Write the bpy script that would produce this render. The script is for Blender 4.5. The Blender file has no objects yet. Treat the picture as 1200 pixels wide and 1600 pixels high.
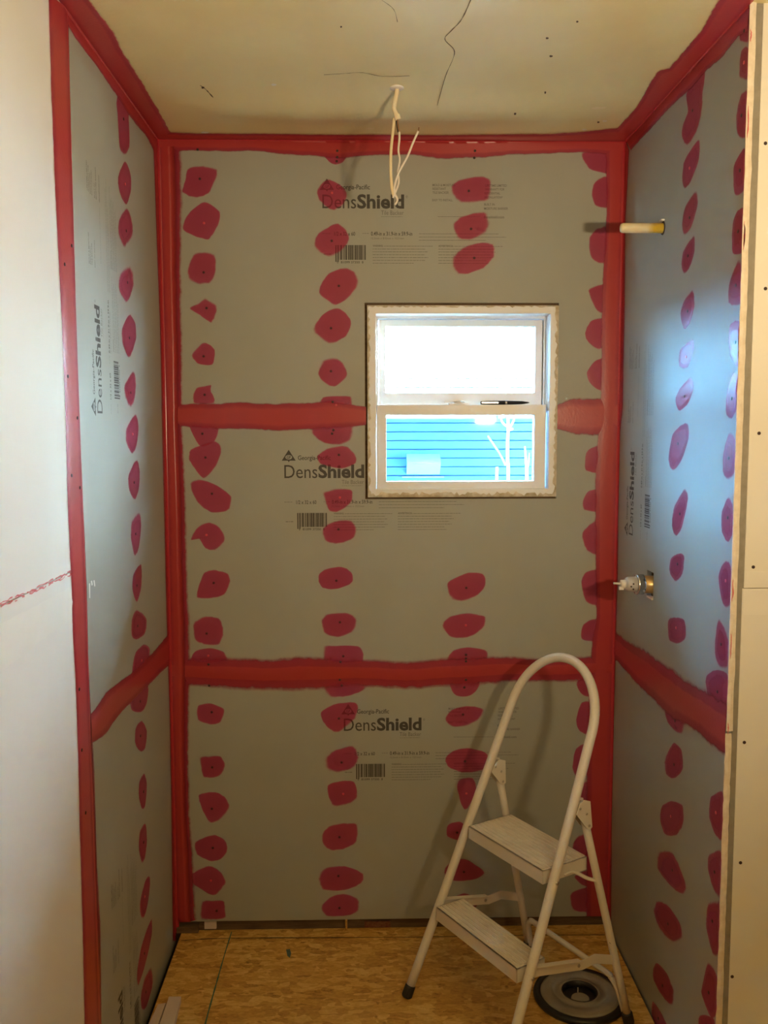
import bpy, bmesh, math, random
from mathutils import Vector, Matrix

random.seed(7)
scene = bpy.context.scene
COL = scene.collection

# ------------------------------------------------------------------ camera
W, H = 1.337, 2.36                    # alcove width, ceiling height
DL, DR = 0.804, 0.847                 # depth of left / right alcove walls
F_PX, CAM = 1424.74, Vector((.5822, -2.6855, 1.5346))
YAW, PIT, ROL = -.0222, .0897, -.0019
cam_d = bpy.data.cameras.new('camera')
cam_d.sensor_fit = 'VERTICAL'; cam_d.sensor_height = 32.0
cam_d.lens = F_PX / 1600 * 32.0
cam_d.clip_start = .02
cam = bpy.data.objects.new('camera', cam_d); COL.objects.link(cam)
cam.matrix_world = (Matrix.Translation(CAM) @ Matrix.Rotation(YAW, 4, 'Z') @ Matrix.Rotation(math.pi/2 - PIT, 4, 'X')
                    @ Matrix.Rotation(ROL, 4, 'Z'))
scene.camera = cam

# ------------------------------------------------------------------ sky, sun, room lamp, exposure
world = bpy.data.worlds.new('sky'); scene.world = world; world.use_nodes = True
wn = world.node_tree.nodes; wn['Background'].inputs[0].default_value = (.32, .67, 1.0, 1); wn['Background'].inputs[1].default_value = 3.6
sun_d = bpy.data.lights.new('sun', 'SUN'); sun_d.energy = 300; sun_d.angle = .009; sun_d.color = (1, .95, .88)
sun = bpy.data.objects.new('sun', sun_d); COL.objects.link(sun)
SUN_EL = math.radians(20)
sun.rotation_euler = Vector((-.06, math.cos(SUN_EL), -math.sin(SUN_EL))).to_track_quat('-Z', 'Y').to_euler()
lamp_d = bpy.data.lights.new('work_lamp', 'AREA'); lamp_d.energy = 27; lamp_d.color = (1.0, .77, .46)   # LED bar work lamp near the camera
lamp_d.shape = 'RECTANGLE'; lamp_d.size = .10; lamp_d.size_y = .045
lamp = bpy.data.objects.new('work_lamp', lamp_d); COL.objects.link(lamp)
lamp.location = (1.27, -2.40, 1.59)
lamp.rotation_euler = Vector((-.24, .60, .76)).to_track_quat('-Z', 'Y').to_euler()
vs = scene.view_settings
vs.view_transform = 'Standard'; vs.look = 'None'; vs.exposure = 0.0; vs.gamma = 1.0; vs.use_curve_mapping = False
scene.cycles.max_bounces = 8; scene.cycles.diffuse_bounces = 4; scene.cycles.glossy_bounces = 3; scene.cycles.transparent_max_bounces = 14
scene.cycles.adaptive_threshold = .02
scene.cycles.use_denoising = True; scene.cycles.use_light_tree = False
scene.cycles.sample_clamp_indirect = 0

# ------------------------------------------------------------------ pixel -> plane
def ray(u, v):
    d = Vector(((u-600)/F_PX, (800-v)/F_PX, -1.0))
    return cam.matrix_world.to_3x3() @ d
def hit(u, v, axis, val):
    d = ray(u, v); t = (val - CAM[axis]) / d[axis]
    return CAM + d * t
def onback(u, v, y=0.0): return hit(u, v, 1, y)
def onleft(u, v): return hit(u, v, 0, 0.0)
def onright(u, v): return hit(u, v, 0, W)
def onceil(u, v): return hit(u, v, 2, H)
def onfloor(u, v, z=0.0): return hit(u, v, 2, z)
PLANES = {'back': (onback, Vector((0, -1, 0))), 'left': (onleft, Vector((1, 0, 0))),
          'right': (onright, Vector((-1, 0, 0))), 'ceil': (onceil, Vector((0, 0, -1))), 'floor': (onfloor, Vector((0, 0, 1)))}

# ------------------------------------------------------------------ materials
def new_mat(name):
    m = bpy.data.materials.new(name); m.use_nodes = True
    nt = m.node_tree; b = nt.nodes['Principled BSDF']
    return m, nt, b
def lnk(nt, a, b): nt.links.new(a, b)
def N(nt, t, **kw):
    n = nt.nodes.new(t)
    for k, v in kw.items(): setattr(n, k, v)
    return n
def noise(nt, scale, detail=4, rough=.6, vec=None, dist=0):
    n = N(nt, 'ShaderNodeTexNoise'); n.inputs['Scale'].default_value = scale; n.inputs['Detail'].default_value = detail
    n.inputs['Roughness'].default_value = rough; n.inputs['Distortion'].default_value = dist
    if vec is not None: lnk(nt, vec, n.inputs['Vector'])
    return n
def coords(nt, scale=(1, 1, 1)):
    g = N(nt, 'ShaderNodeNewGeometry'); mp = N(nt, 'ShaderNodeMapping'); mp.inputs['Scale'].default_value = scale
    lnk(nt, g.outputs['Position'], mp.inputs['Vector']); return mp.outputs['Vector']
def ramp(nt, fac, stops):
    r = N(nt, 'ShaderNodeValToRGB'); e = r.color_ramp.elements
    while len(e) < len(stops): e.new(.5)
    for i, (p, c) in enumerate(stops): e[i].position = p; e[i].color = (*c, 1)
    lnk(nt, fac, r.inputs['Fac']); return r.outputs['Color']
def bump(nt, b, h, strength, dist=.002):
    n = N(nt, 'ShaderNodeBump'); n.inputs['Strength'].default_value = strength; n.inputs['Distance'].default_value = dist
    lnk(nt, h, n.inputs['Height']); lnk(nt, n.outputs['Normal'], b.inputs['Normal'])
def simple(name, c1, c2=None, rough=.5, metal=0, scale=20, bumps=0, cs=(1, 1, 1), spec=.5, detail=5):
    m, nt, b = new_mat(name)
    b.inputs['Roughness'].default_value = rough; b.inputs['Metallic'].default_value = metal
    b.inputs['Specular IOR Level'].default_value = spec
    n = noise(nt, scale, detail, .6, coords(nt, cs))
    lnk(nt, ramp(nt, n.outputs['Fac'], [(.3, c1), (.7, c2 or c1)]), b.inputs['Base Color'])
    if bumps: bump(nt, b, n.outputs['Fac'], bumps)
    return m

M = {}
# glass-mat backer board: grey, fine fibre relief, slight sheen
m, nt, b = new_mat('backer_board_grey')
v = coords(nt); n1 = noise(nt, 3, 4, .6, v); n2 = noise(nt, 420, 2, .6, v)
lnk(nt, ramp(nt, n1.outputs['Fac'], [(.25, (.355, .365, .325)), (.75, (.40, .405, .36))]), b.inputs['Base Color'])
b.inputs['Roughness'].default_value = .52; b.inputs['Specular IOR Level'].default_value = .35
bump(nt, b, n2.outputs['Fac'], .18, .0006); M['board'] = m
# brushed-on red waterproofing film (thin edges let the board through)
def paint_mat(name, cen, mid, rim, amin, amax, rough=.30, bmp=.22):
    m, nt, b = new_mat(name)
    v = coords(nt)
    ae = N(nt, 'ShaderNodeAttribute', attribute_name='edge'); ac = N(nt, 'ShaderNodeAttribute', attribute_name='core')
    n1 = noise(nt, 38, 5, .7, v); n2 = noise(nt, 160, 3, .6, v); n3 = noise(nt, 11, 5, .65, coords(nt, (1, 1, 2.2)))
    mx = N(nt, 'ShaderNodeMath', operation='MULTIPLY_ADD'); lnk(nt, n3.outputs['Fac'], mx.inputs[0]); mx.inputs[1].default_value = .5
    lnk(nt, ac.outputs['Fac'], mx.inputs[2])
    lnk(nt, ramp(nt, mx.outputs[0], [(.15, rim), (.6, mid), (1.15, cen)]), b.inputs['Base Color'])
    # alpha = smooth(edge*1.9 - noise)
    ad = N(nt, 'ShaderNodeMath', operation='MULTIPLY_ADD'); lnk(nt, n1.outputs['Fac'], ad.inputs[0]); ad.inputs[1].default_value = -1.25
    ml = N(nt, 'ShaderNodeMath', operation='MULTIPLY'); lnk(nt, ae.outputs['Fac'], ml.inputs[0]); ml.inputs[1].default_value = 2.2
    lnk(nt, ml.outputs[0], ad.inputs[2])
    mr = N(nt, 'ShaderNodeMapRange'); mr.interpolation_type = 'SMOOTHSTEP'
    mr.inputs['From Min'].default_value = -.45; mr.inputs['From Max'].default_value = .55; mr.inputs['To Max'].default_value = 1.0
    lnk(nt, ad.outputs[0], mr.inputs['Value'])
    out = nt.nodes['Material Output']; t0 = N(nt, 'ShaderNodeBsdfTransparent'); t1 = N(nt, 'ShaderNodeBsdfTransparent'); t1.inputs['Color'].default_value = (.97, .42, .58, 1)
    m1 = N(nt, 'ShaderNodeMixShader'); mo = N(nt, 'ShaderNodeMapRange'); lnk(nt, mx.outputs[0], mo.inputs['Value']); mo.inputs['From Min'].default_value = .12; mo.inputs['From Max'].default_value = .95; mo.inputs['To Min'].default_value = amin; mo.inputs['To Max'].default_value = amax; lnk(nt, mo.outputs[0], m1.inputs[0]); lnk(nt, t1.outputs[0], m1.inputs[1]); lnk(nt, b.outputs[0], m1.inputs[2])
    m2 = N(nt, 'ShaderNodeMixShader'); lnk(nt, mr.outputs[0], m2.inputs[0]); lnk(nt, t0.outputs[0], m2.inputs[1]); lnk(nt, m1.outputs[0], m2.inputs[2]); lnk(nt, m2.outputs[0], out.inputs['Surface'])
    b.inputs['Roughness'].default_value = rough; b.inputs['Specular IOR Level'].default_value = .55
    if bmp: bump(nt, b, n2.outputs['Fac'], bmp, .0012)
    return m
M['patch'] = paint_mat('red_paint_patch', (.53, .060, .135), (.54, .07, .15), (.56, .12, .20), .24, .40)
M['band'] = paint_mat('red_paint_band', (.45, .040, .040), (.42, .032, .052), (.42, .05, .09), .52, .95)
M['bead_paint'] = paint_mat('red_paint_fillet', (.45, .032, .045), (.45, .030, .045), (.45, .03, .05), .95, .98, .20, 0)
M['ink'] = simple('black_print_ink', (.045, .042, .036), (.07, .065, .055), rough=.6, scale=300)
M['ink_small'] = simple('grey_print_ink', (.14, .137, .12), (.19, .185, .165), rough=.6, scale=300)
M['screw'] = simple('dark_screw_recess', (.02, .012, .012), (.05, .02, .02), rough=.5)
M['screw_red'] = simple('painted_screw_head', (.55, .07, .09), (.62, .1, .12), rough=.3)
# drywall with joint compound
def drywall(name, base, mud):
    m, nt, b = new_mat(name)
    v = coords(nt); n1 = noise(nt, 1.6, 3, .5, v, .4); n2 = noise(nt, 350, 3, .6, v)
    lnk(nt, ramp(nt, n1.outputs['Fac'], [(.4, base), (.62, mud)]), b.inputs['Base Color'])
    b.inputs['Roughness'].default_value = .75; bump(nt, b, n2.outputs['Fac'], .1, .0006); return m
M['drywall'] = drywall('drywall_cream', (.70, .675, .64), (.74, .72, .69))
M['drywall_warm'] = drywall('drywall_tan', (.78, .75, .69), (.82, .79, .73))
M['mud'] = simple('joint_compound', (.80, .77, .71), (.85, .83, .78), rough=.8, scale=8)
M['mud_soft'] = simple('thin_joint_compound', (.72, .695, .65), (.76, .735, .69), rough=.8, scale=8)
M['core'] = simple('gypsum_core_edge', (.72, .62, .50), (.86, .78, .68), rough=.9, scale=60, bumps=.6)
M['red_mark'] = simple('dark_red_stamped_wood', (.16, .03, .02), (.24, .12, .05), rough=.8, scale=90)
M['bead'] = simple('grey_galvanised_bead', (.26, .235, .19), (.33, .30, .25), rough=.6, metal=.1, scale=40)
M['redtrace'] = simple('red_paint_traces', (.60, .09, .11), (.64, .24, .24), rough=.6, scale=60)
# old ceiling paint, uneven satin
m, nt, b = new_mat('olive_ceiling_paint')
v = coords(nt); n1 = noise(nt, 2.2, 5, .6, v, .5); n2 = noise(nt, 7, 4, .6, v); n3 = noise(nt, 60, 4, .7, v)
lnk(nt, ramp(nt, n1.outputs['Fac'], [(.3, (.72, .62, .32)), (.7, (.80, .71, .40))]), b.inputs['Base Color'])
lnk(nt, ramp(nt, n2.outputs['Fac'], [(.3, (.30, .30, .30)), (.7, (.46, .46, .46))]), b.inputs['Roughness'])
ad = N(nt, 'ShaderNodeMath', operation='MULTIPLY_ADD'); lnk(nt, n3.outputs['Fac'], ad.inputs[0]); ad.inputs[1].default_value = .06; lnk(nt, n2.outputs['Fac'], ad.inputs[2])
bump(nt, b, ad.outputs[0], .5, .006); M['ceiling'] = m
# oriented strand board
m, nt, b = new_mat('osb_strands')
v = coords(nt, (1, 1, 1)); nw = noise(nt, 14, 3, .6, v)
mixv = N(nt, 'ShaderNodeMixRGB', blend_type='ADD'); mixv.inputs['Fac'].default_value = .035; lnk(nt, v, mixv.inputs[1]); lnk(nt, nw.outputs['Color'], mixv.inputs[2])
def vor(scale, sc, rot):
    mp = N(nt, 'ShaderNodeMapping'); mp.inputs['Scale'].default_value = sc; mp.inputs['Rotation'].default_value = (0, 0, rot)
    lnk(nt, mixv.outputs[0], mp.inputs['Vector'])
    t = N(nt, 'ShaderNodeTexVoronoi'); t.inputs['Scale'].default_value = scale; lnk(nt, mp.outputs[0], t.inputs['Vector']); return t
v1 = vor(17, (1, 3.6, 1), .75); v2 = vor(19, (1, 3.4, 1), 2.1); v3 = vor(15, (1, 3.8, 1), -.35)
sep1 = N(nt, 'ShaderNodeSeparateColor'); lnk(nt, v1.outputs['Color'], sep1.inputs[0])
sep2 = N(nt, 'ShaderNodeSeparateColor'); lnk(nt, v2.outputs['Color'], sep2.inputs[0])
sep3 = N(nt, 'ShaderNodeSeparateColor'); lnk(nt, v3.outputs['Color'], sep3.inputs[0])
def pick(sc, lo, hi, a, b_):
    nm = noise(nt, sc, 2, .5, v); r_ = N(nt, 'ShaderNodeMapRange'); lnk(nt, nm.outputs['Fac'], r_.inputs['Value']); r_.inputs['From Min'].default_value = lo; r_.inputs['From Max'].default_value = hi
    mm = N(nt, 'ShaderNodeMix'); lnk(nt, r_.outputs[0], mm.inputs[0]); lnk(nt, a, mm.inputs[2]); lnk(nt, b_, mm.inputs[3]); return mm.outputs[0]
chip = pick(17, .57, .59, pick(13, .48, .50, sep1.outputs[0], sep2.outputs[1]), sep3.outputs[2])
n5 = noise(nt, 60, 6, .75, coords(nt, (1, 2.5, 1)))
am2 = N(nt, 'ShaderNodeMath', operation='MULTIPLY_ADD'); lnk(nt, chip, am2.inputs[0]); am2.inputs[1].default_value = .42; lnk(nt, n5.outputs['Fac'], am2.inputs[2])
lnk(nt, ramp(nt, am2.outputs[0], [(.36, (.17, .075, .012)), (.50, (.50, .26, .048)), (.75, (.68, .39, .085)), (1.0, (.84, .58, .19))]), b.inputs['Base Color'])
b.inputs['Roughness'].default_value = .6; bump(nt, b, am2.outputs[0], .35, .002); M['osb'] = m
M['dark_wood'] = simple('dark_framing_lumber', (.10, .06, .03), (.20, .125, .06), rough=.8, scale=12, cs=(1, 8, 8), bumps=.3)
M['dark_gap'] = simple('dark_subfloor', (.03, .024, .018), (.06, .045, .03), rough=.9)
M['chalk'] = simple('green_chalk', (.05, .14, .09), (.09, .19, .12), rough=.9, scale=90)
M['pencil'] = simple('dark_joint_line', (.05, .03, .015), (.11, .07, .03), rough=.9, scale=70)
M['teal'] = simple('teal_spot', (.06, .11, .10), (.10, .15, .12), rough=.8, scale=120)
# painted steel with chips
m, nt, b = new_mat('chipped_white_enamel')
v = coords(nt); n1 = noise(nt, 46, 6, .75, v); n2 = noise(nt, 6, 3, .5, v)
mx = N(nt, 'ShaderNodeMixRGB'); lnk(nt, ramp(nt, n1.outputs['Fac'], [(.69, (0, 0, 0)), (.71, (1, 1, 1))]), mx.inputs['Fac'])
lnk(nt, ramp(nt, n2.outputs['Fac'], [(.3, (.74, .69, .60)), (.7, (.82, .77, .68))]), mx.inputs[1]); mx.inputs[2].default_value = (.16, .12, .08, 1)
lnk(nt, mx.outputs[0], b.inputs['Base Color']); b.inputs['Roughness'].default_value = .38; bump(nt, b, n1.outputs['Fac'], .08, .001); M['enamel'] = m
M['tread'] = simple('worn_white_tread', (.60, .53, .42), (.80, .74, .63), rough=.5, scale=9, cs=(1, 1, 1), bumps=.1, detail=9)
M['rubber'] = simple('black_rubber', (.012, .012, .012), (.025, .024, .022), rough=.6)
M['rivet'] = simple('steel_rivet', (.45, .42, .38), (.55, .52, .48), rough=.35, metal=.8)
M['vinyl'] = simple('white_window_vinyl', (.80, .80, .80), (.84, .84, .83), rough=.35, scale=5)
M['foam'] = simple('tan_foam_residue', (.44, .37, .24), (.78, .72, .62), rough=.9, scale=38, bumps=.8)
m = bpy.data.materials.new('window_glass'); m.use_nodes = True; nt = m.node_tree; nt.nodes.clear()
out = N(nt, 'ShaderNodeOutputMaterial'); tr = N(nt, 'ShaderNodeBsdfTransparent'); gl = N(nt, 'ShaderNodeBsdfGlossy'); gl.inputs['Roughness'].default_value = .02
lw = N(nt, 'ShaderNodeLayerWeight'); lw.inputs[0].default_value = .5; pw = N(nt, 'ShaderNodeMath', operation='POWER'); lnk(nt, lw.outputs['Facing'], pw.inputs[0]); pw.inputs[1].default_value = 5.0
fr = N(nt, 'ShaderNodeMath', operation='MULTIPLY_ADD'); lnk(nt, pw.outputs[0], fr.inputs[0]); fr.inputs[1].default_value = .96; fr.inputs[2].default_value = .035; nn = noise(nt, 2, 1, .5, coords(nt))
lnk(nt, ramp(nt, nn.outputs['Fac'], [(0, (.95, .975, .97)), (1, (.96, .98, .975))]), tr.inputs['Color'])
ms = N(nt, 'ShaderNodeMixShader'); lnk(nt, fr.outputs[0], ms.inputs[0]); lnk(nt, tr.outputs[0], ms.inputs[1]); lnk(nt, gl.outputs[0], ms.inputs[2]); lnk(nt, ms.outputs[0], out.inputs[0])
M['glass'] = m
M['siding'] = simple('pale_blue_siding', (.10, .36, .69), (.12, .39, .73), rough=.7, scale=3, cs=(.3, 1, 1))
M['bounce_wall_blue'] = simple('bounce_wall_blue', (.37, .59, .75), (.41, .63, .79), rough=.7, scale=3)  # tint of the light-bouncing wall added outside
M['hood'] = simple('pale_hood_metal', (.34, .66, .78), (.38, .70, .80), rough=.5)
M['bark'] = simple('white_bark', (.86, .86, .84), (.93, .93, .92), rough=.8, scale=30)
M['earth'] = simple('yard_ground', (.40, .38, .32), (.50, .48, .42), rough=.95, scale=4)
M['roofing'] = simple('roof_shingle_grey', (.10, .10, .10), (.16, .15, .15), rough=.9, scale=12)
M['cable_cream'] = simple('cream_cable_jacket', (.80, .68, .44), (.84, .73, .50), rough=.45)
M['cable_white'] = simple('white_wire_insulation', (.80, .74, .68), (.85, .80, .74), rough=.4)
M['copper'] = simple('dull_copper', (.35, .19, .10), (.45, .25, .13), rough=.4, metal=.9)
m, nt, b = new_mat('cream_pipe_yellow_end')
sx = N(nt, 'ShaderNodeSeparateXYZ'); lnk(nt, coords(nt), sx.inputs[0]); n1 = noise(nt, 60, 4, .6, coords(nt))
am = N(nt, 'ShaderNodeMath', operation='MULTIPLY_ADD'); lnk(nt, n1.outputs['Fac'], am.inputs[0]); am.inputs[1].default_value = .02; lnk(nt, sx.outputs[0], am.inputs[2])
mr = N(nt, 'ShaderNodeMapRange'); mr.inputs['From Min'].default_value = W-.034; mr.inputs['From Max'].default_value = W-.014; lnk(nt, am.outputs[0], mr.inputs['Value'])
lnk(nt, ramp(nt, mr.outputs[0], [(0, (.80, .70, .46)), (.8, (.76, .52, .06))]), b.inputs['Base Color']); b.inputs['Roughness'].default_value = .4; M['pipe'] = m
M['brass'] = simple('dull_brass', (.50, .34, .14), (.60, .43, .20), rough=.35, metal=.75, scale=40)
M['chrome'] = simple('chrome_ring', (.60, .61, .64), (.7, .71, .73), rough=.18, metal=1)
M['plastic_grey'] = simple('grey_cartridge_plastic', (.50, .47, .43), (.58, .55, .50), rough=.4)
M['plastic_white'] = simple('white_nylon', (.80, .78, .74), (.85, .83, .79), rough=.4)
M['disc_grey'] = simple('grey_disc_face', (.27, .245, .20), (.37, .34, .285), rough=.45, scale=14)
M['black_plastic'] = simple('black_plastic', (.012, .012, .013), (.022, .022, .022), rough=.35)
M['strip'] = simple('pinkish_white_strip', (.66, .54, .47), (.73, .62, .55), rough=.6, scale=10)
M['pen'] = simple('dark_navy_pen', (.010, .013, .022), (.016, .02, .034), rough=.5, spec=.25)
M['silver'] = simple('silver_clip', (.55, .57, .62), (.62, .64, .68), rough=.25, metal=.7)

# ------------------------------------------------------------------ object helpers
def link(name, me, mat=None, parent=None, loc=None):
    o = bpy.data.objects.new(name, me); COL.objects.link(o)
    if mat is not None and me is not None and not me.materials: me.materials.append(mat)
    if parent is not None: o.parent = parent
    if loc is not None: o.location = loc
    return o
def bm_obj(name, bm, mat, parent=None, base=None, smooth=False):
    """mesh is given in world coordinates; base is the world position of the root it hangs under"""
    bmesh.ops.recalc_face_normals(bm, faces=bm.faces)
    me = bpy.data.meshes.new(name)
    if base is not None:
        bmesh.ops.translate(bm, verts=bm.verts, vec=-Vector(base))
    bm.to_mesh(me); bm.free()
    if smooth:
        for p in me.polygons: p.use_smooth = True
    return link(name, me, M[mat] if isinstance(mat, str) else mat, parent)
def structure(o): o['kind'] = 'structure'; return o
def empty(name, loc, label, cat, group=None):
    o = bpy.data.objects.new(name, None); COL.objects.link(o); o.location = loc; o.empty_display_size = .05
    o['label'] = label; o['category'] = cat
    if group: o['group'] = group
    return o
def root(name):
    o = bpy.data.objects.new(name, None); COL.objects.link(o); o['kind'] = 'structure'; return o
def box(bm, x0, x1, y0, y1, z0, z1):
    vs_ = [bm.verts.new((x, y, z)) for x in (x0, x1) for y in (y0, y1) for z in (z0, z1)]
    for f in ((0, 1, 3, 2), (4, 6, 7, 5), (0, 4, 5, 1), (2, 3, 7, 6), (0, 2, 6, 4), (1, 5, 7, 3)):
        bm.faces.new([vs_[i] for i in f])
    return vs_
def obox(bm, c, ax, ay, az, hx, hy, hz):
    """oriented box"""
    vs_ = [bm.verts.new(c + ax*hx*i + ay*hy*j + az*hz*k) for i in (-1, 1) for j in (-1, 1) for k in (-1, 1)]
    for f in ((0, 1, 3, 2), (4, 6, 7, 5), (0, 4, 5, 1), (2, 3, 7, 6), (0, 2, 6, 4), (1, 5, 7, 3)):
        bm.faces.new([vs_[i] for i in f])
    return vs_
def bevel(bm, w, seg=2, ang=.6):
    es = [e for e in bm.edges if len(e.link_faces) == 2 and e.calc_face_angle(0) > ang]
    bmesh.ops.bevel(bm, geom=es, offset=w, segments=seg, affect='EDGES', profile=.5)
def prism(bm, pts, ext):
    """extrude a flat polygon (list of Vector) by vector ext"""
    a = [bm.verts.new(p) for p in pts]; b_ = [bm.verts.new(p + ext) for p in pts]
    n = len(pts); bm.faces.new(a); bm.faces.new(b_[::-1])
    for i in range(n): bm.faces.new((a[i], b_[i], b_[(i+1) % n], a[(i+1) % n]))
def smooth_path(pts, sub=6):
    pts = [Vector(p) for p in pts]; out_ = []
    for i in range(len(pts)-1):
        p0 = pts[max(i-1, 0)]; p1 = pts[i]; p2 = pts[i+1]; p3 = pts[min(i+2, len(pts)-1)]
        for k in range(sub):
            t = k/sub
            out_.append(.5*((2*p1) + (p2-p0)*t + (2*p0-5*p1+4*p2-p3)*t*t + (3*p1-p0-3*p2+p3)*t**3))
    out_.append(pts[-1]); return out_
def tube(bm, pts, r, seg=14, flat=None):
    """tube along pts; r number or list; flat = (direction, factor) squashes the section along a direction"""
    pts = [Vector(p) for p in pts]; n = len(pts)
    rs = r if isinstance(r, (list, tuple)) else [r]*n
    t0 = (pts[1]-pts[0]).normalized()
    ref = Vector((0, 0, 1)) if abs(t0.z) < .9 else Vector((1, 0, 0))
    nrm = (ref - t0*ref.dot(t0)).normalized(); rings = []
    for i in range(n):
        t = (pts[min(i+1, n-1)] - pts[max(i-1, 0)]).normalized()
        nrm = (nrm - t*nrm.dot(t)).normalized(); bn = t.cross(nrm); ring = []
        for k in range(seg):
            a = 2*math.pi*k/seg; off = (nrm*math.cos(a) + bn*math.sin(a))*rs[i]
            if flat: off -= flat[0]*off.dot(flat[0])*(1-flat[1])
            ring.append(bm.verts.new(pts[i]+off))
        rings.append(ring)
    for i in range(n-1):
        for k in range(seg): bm.faces.new((rings[i][k], rings[i][(k+1) % seg], rings[i+1][(k+1) % seg], rings[i+1][k]))
    bm.faces.new(rings[0][::-1]); bm.faces.new(rings[-1])
def lathe(bm, c, axis, prof, seg=32):
    """prof = [(distance along axis, radius)...]; closed at both ends"""
    axis = Vector(axis).normalized(); ref = Vector((0, 0, 1)) if abs(axis.z) < .9 else Vector((1, 0, 0))
    u_ = (ref-axis*ref.dot(axis)).normalized(); w_ = axis.cross(u_); rings = []
    for d, r in prof:
        rings.append([bm.verts.new(c + axis*d + (u_*math.cos(2*math.pi*k/seg)+w_*math.sin(2*math.pi*k/seg))*max(r, 1e-5)) for k in range(seg)])
    for i in range(len(rings)-1):
        for k in range(seg): bm.faces.new((rings[i][k], rings[i][(k+1) % seg], rings[i+1][(k+1) % seg], rings[i+1][k]))
    bm.faces.new(rings[0][::-1]); bm.faces.new(rings[-1])

# ------------------------------------------------------------------ the shell
bmw = bmesh.new
WX0, WX1, WZ0, WZ1 = .590, 1.1485, 1.3345, 1.8985      # rough window opening
# back wall: framing slab with the opening, three backer boards on it
def slab_with_hole(bm, x0, x1, z0, z1, hx0, hx1, hz0, hz1, y0, y1):
    box(bm, x0, hx0, y0, y1, z0, z1); box(bm, hx1, x1, y0, y1, z0, z1)
    box(bm, hx0, hx1, y0, y1, z0, hz0); box(bm, hx0, hx1, y0, y1, hz1, z1)
bm = bmw(); slab_with_hole(bm, -.12, W+.14, .034, H+.02, WX0+.006, WX1-.006, WZ0+.006, WZ1-.006, .0130, .115)
wall_back = structure(bm_obj('wall_back', bm, 'dark_wood'))
bm = bmw(); box(bm, -.1, W+.1, .016, .11, -.06, .0335); bm_obj('sole_plate', bm, 'dark_wood', wall_back)
def ext_poly(name, pts2, y0, y1, mat, parent):
    bm = bmw(); prism(bm, [Vector((x, y0, z)) for x, z in pts2], Vector((0, y1-y0, 0)))
    bevel(bm, .0008, 1); return bm_obj(name, bm, mat, parent)
g = .0035
BT = .0125
b_top = ext_poly('backer_board', [(0, 1.576), (WX0-g, 1.576), (WX0-g, WZ1+g), (WX1+g, WZ1+g), (WX1+g, 1.576), (W, 1.576), (W, H), (0, H)], 0, BT, 'board', wall_back)
b_mid = ext_poly('backer_board', [(0, .816), (W, .816), (W, 1.5745), (WX1+g, 1.5745), (WX1+g, WZ0-g), (WX0-g, WZ0-g), (WX0-g, 1.5745), (0, 1.5745)], 0, BT, 'board', wall_back)
b_low = ext_poly('backer_board', [(0, .034), (W, .034), (W, .8145), (0, .8145)], 0, BT, 'board', wall_back)
b_top['label'] = 'top grey backer board above the window seam'; b_mid['label'] = 'middle grey backer board under the window'; b_low['label'] = 'bottom grey backer board behind the step ladder'
# left wall: structure body, two backer boards, two drywall sheets further out
bm = bmw(); box(bm, -.12, -.0130, -4.7, .02, -.07, H+.02); wall_left = structure(bm_obj('wall_left', bm, 'dark_wood'))
def sbox(name, x0, x1, y0, y1, z0, z1, mat, parent, bv=.0008):
    bm = bmw(); box(bm, x0, x1, y0, y1, z0, z1)
    if bv: bevel(bm, bv, 1)
    return bm_obj(name, bm, mat, parent)
ZSL, ZSR = .9046, .906
l_up = sbox('backer_board', -BT, 0, -DL, 0, ZSL+.001, H, 'board', wall_left)
l_lo = sbox('backer_board', -BT, 0, -DL, 0, -.033, ZSL-.001, 'board', wall_left)
l_up['label'] = 'upper grey backer board of the left side wall'; l_lo['label'] = 'lower grey backer board of the left side wall'
ZJ = 1.2556
d_up = sbox('drywall_sheet', -BT, .0010, -4.7, -DL-.001, ZJ+.001, H, 'drywall', wall_left, .001)
d_lo = sbox('drywall_sheet', -BT, .0010, -4.7, -DL-.001, -.033, ZJ-.001, 'drywall', wall_left, .001)
# right wall with a square cut-out for the mixing valve
HY0, HY1, HZ0, HZ1 = -.349, -.292, 1.090, 1.162
bm = bmw(); x0, x1 = W+.0130, W+.11
for (ya, yb, za, zb) in ((-DR+.002, HY0, -.07, H+.02), (HY1, .02, -.07, H+.02), (HY0, HY1, -.07, HZ0), (HY0, HY1, HZ1, H+.02)): box(bm, x0, x1, ya, yb, za, zb)
wall_right = structure(bm_obj('wall_right', bm, 'dark_wood'))
def ring_board(name, parent):
    bm = bmw()
    ys = [-DR, HY0, HY1, 0]; zs = [ZSR+.001, HZ0, HZ1, H]
    V = {}
    for i, y in enumerate(ys):
        for k, z in enumerate(zs):
            for s_ in (0, 1): V[i, k, s_] = bm.verts.new((W + (BT if s_ else 0), y, z))
    for i in range(3):
        for k in range(3):
            if (i, k) == (1, 1): continue
            for s_ in (0, 1): bm.faces.new((V[i, k, s_], V[i+1, k, s_], V[i+1, k+1, s_], V[i, k+1, s_]))
    for i in range(3):
        bm.faces.new((V[i, 0, 0], V[i+1, 0, 0], V[i+1, 0, 1], V[i, 0, 1])); bm.faces.new((V[i, 3, 0], V[i+1, 3, 0], V[i+1, 3, 1], V[i, 3, 1]))
        bm.faces.new((V[0, i, 0], V[0, i+1, 0], V[0, i+1, 1], V[0, i, 1])); bm.faces.new((V[3, i, 0], V[3, i+1, 0], V[3, i+1, 1], V[3, i, 1]))
    for a, b_ in (((1, 1), (2, 1)), ((2, 1), (2, 2)), ((2, 2), (1, 2)), ((1, 2), (1, 1))):
        bm.faces.new((V[a[0], a[1], 0], V[b_[0], b_[1], 0], V[b_[0], b_[1], 1], V[a[0], a[1], 1]))
    return bm_obj(name, bm, 'board', parent)
r_up = ring_board('backer_board', wall_right)
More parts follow.
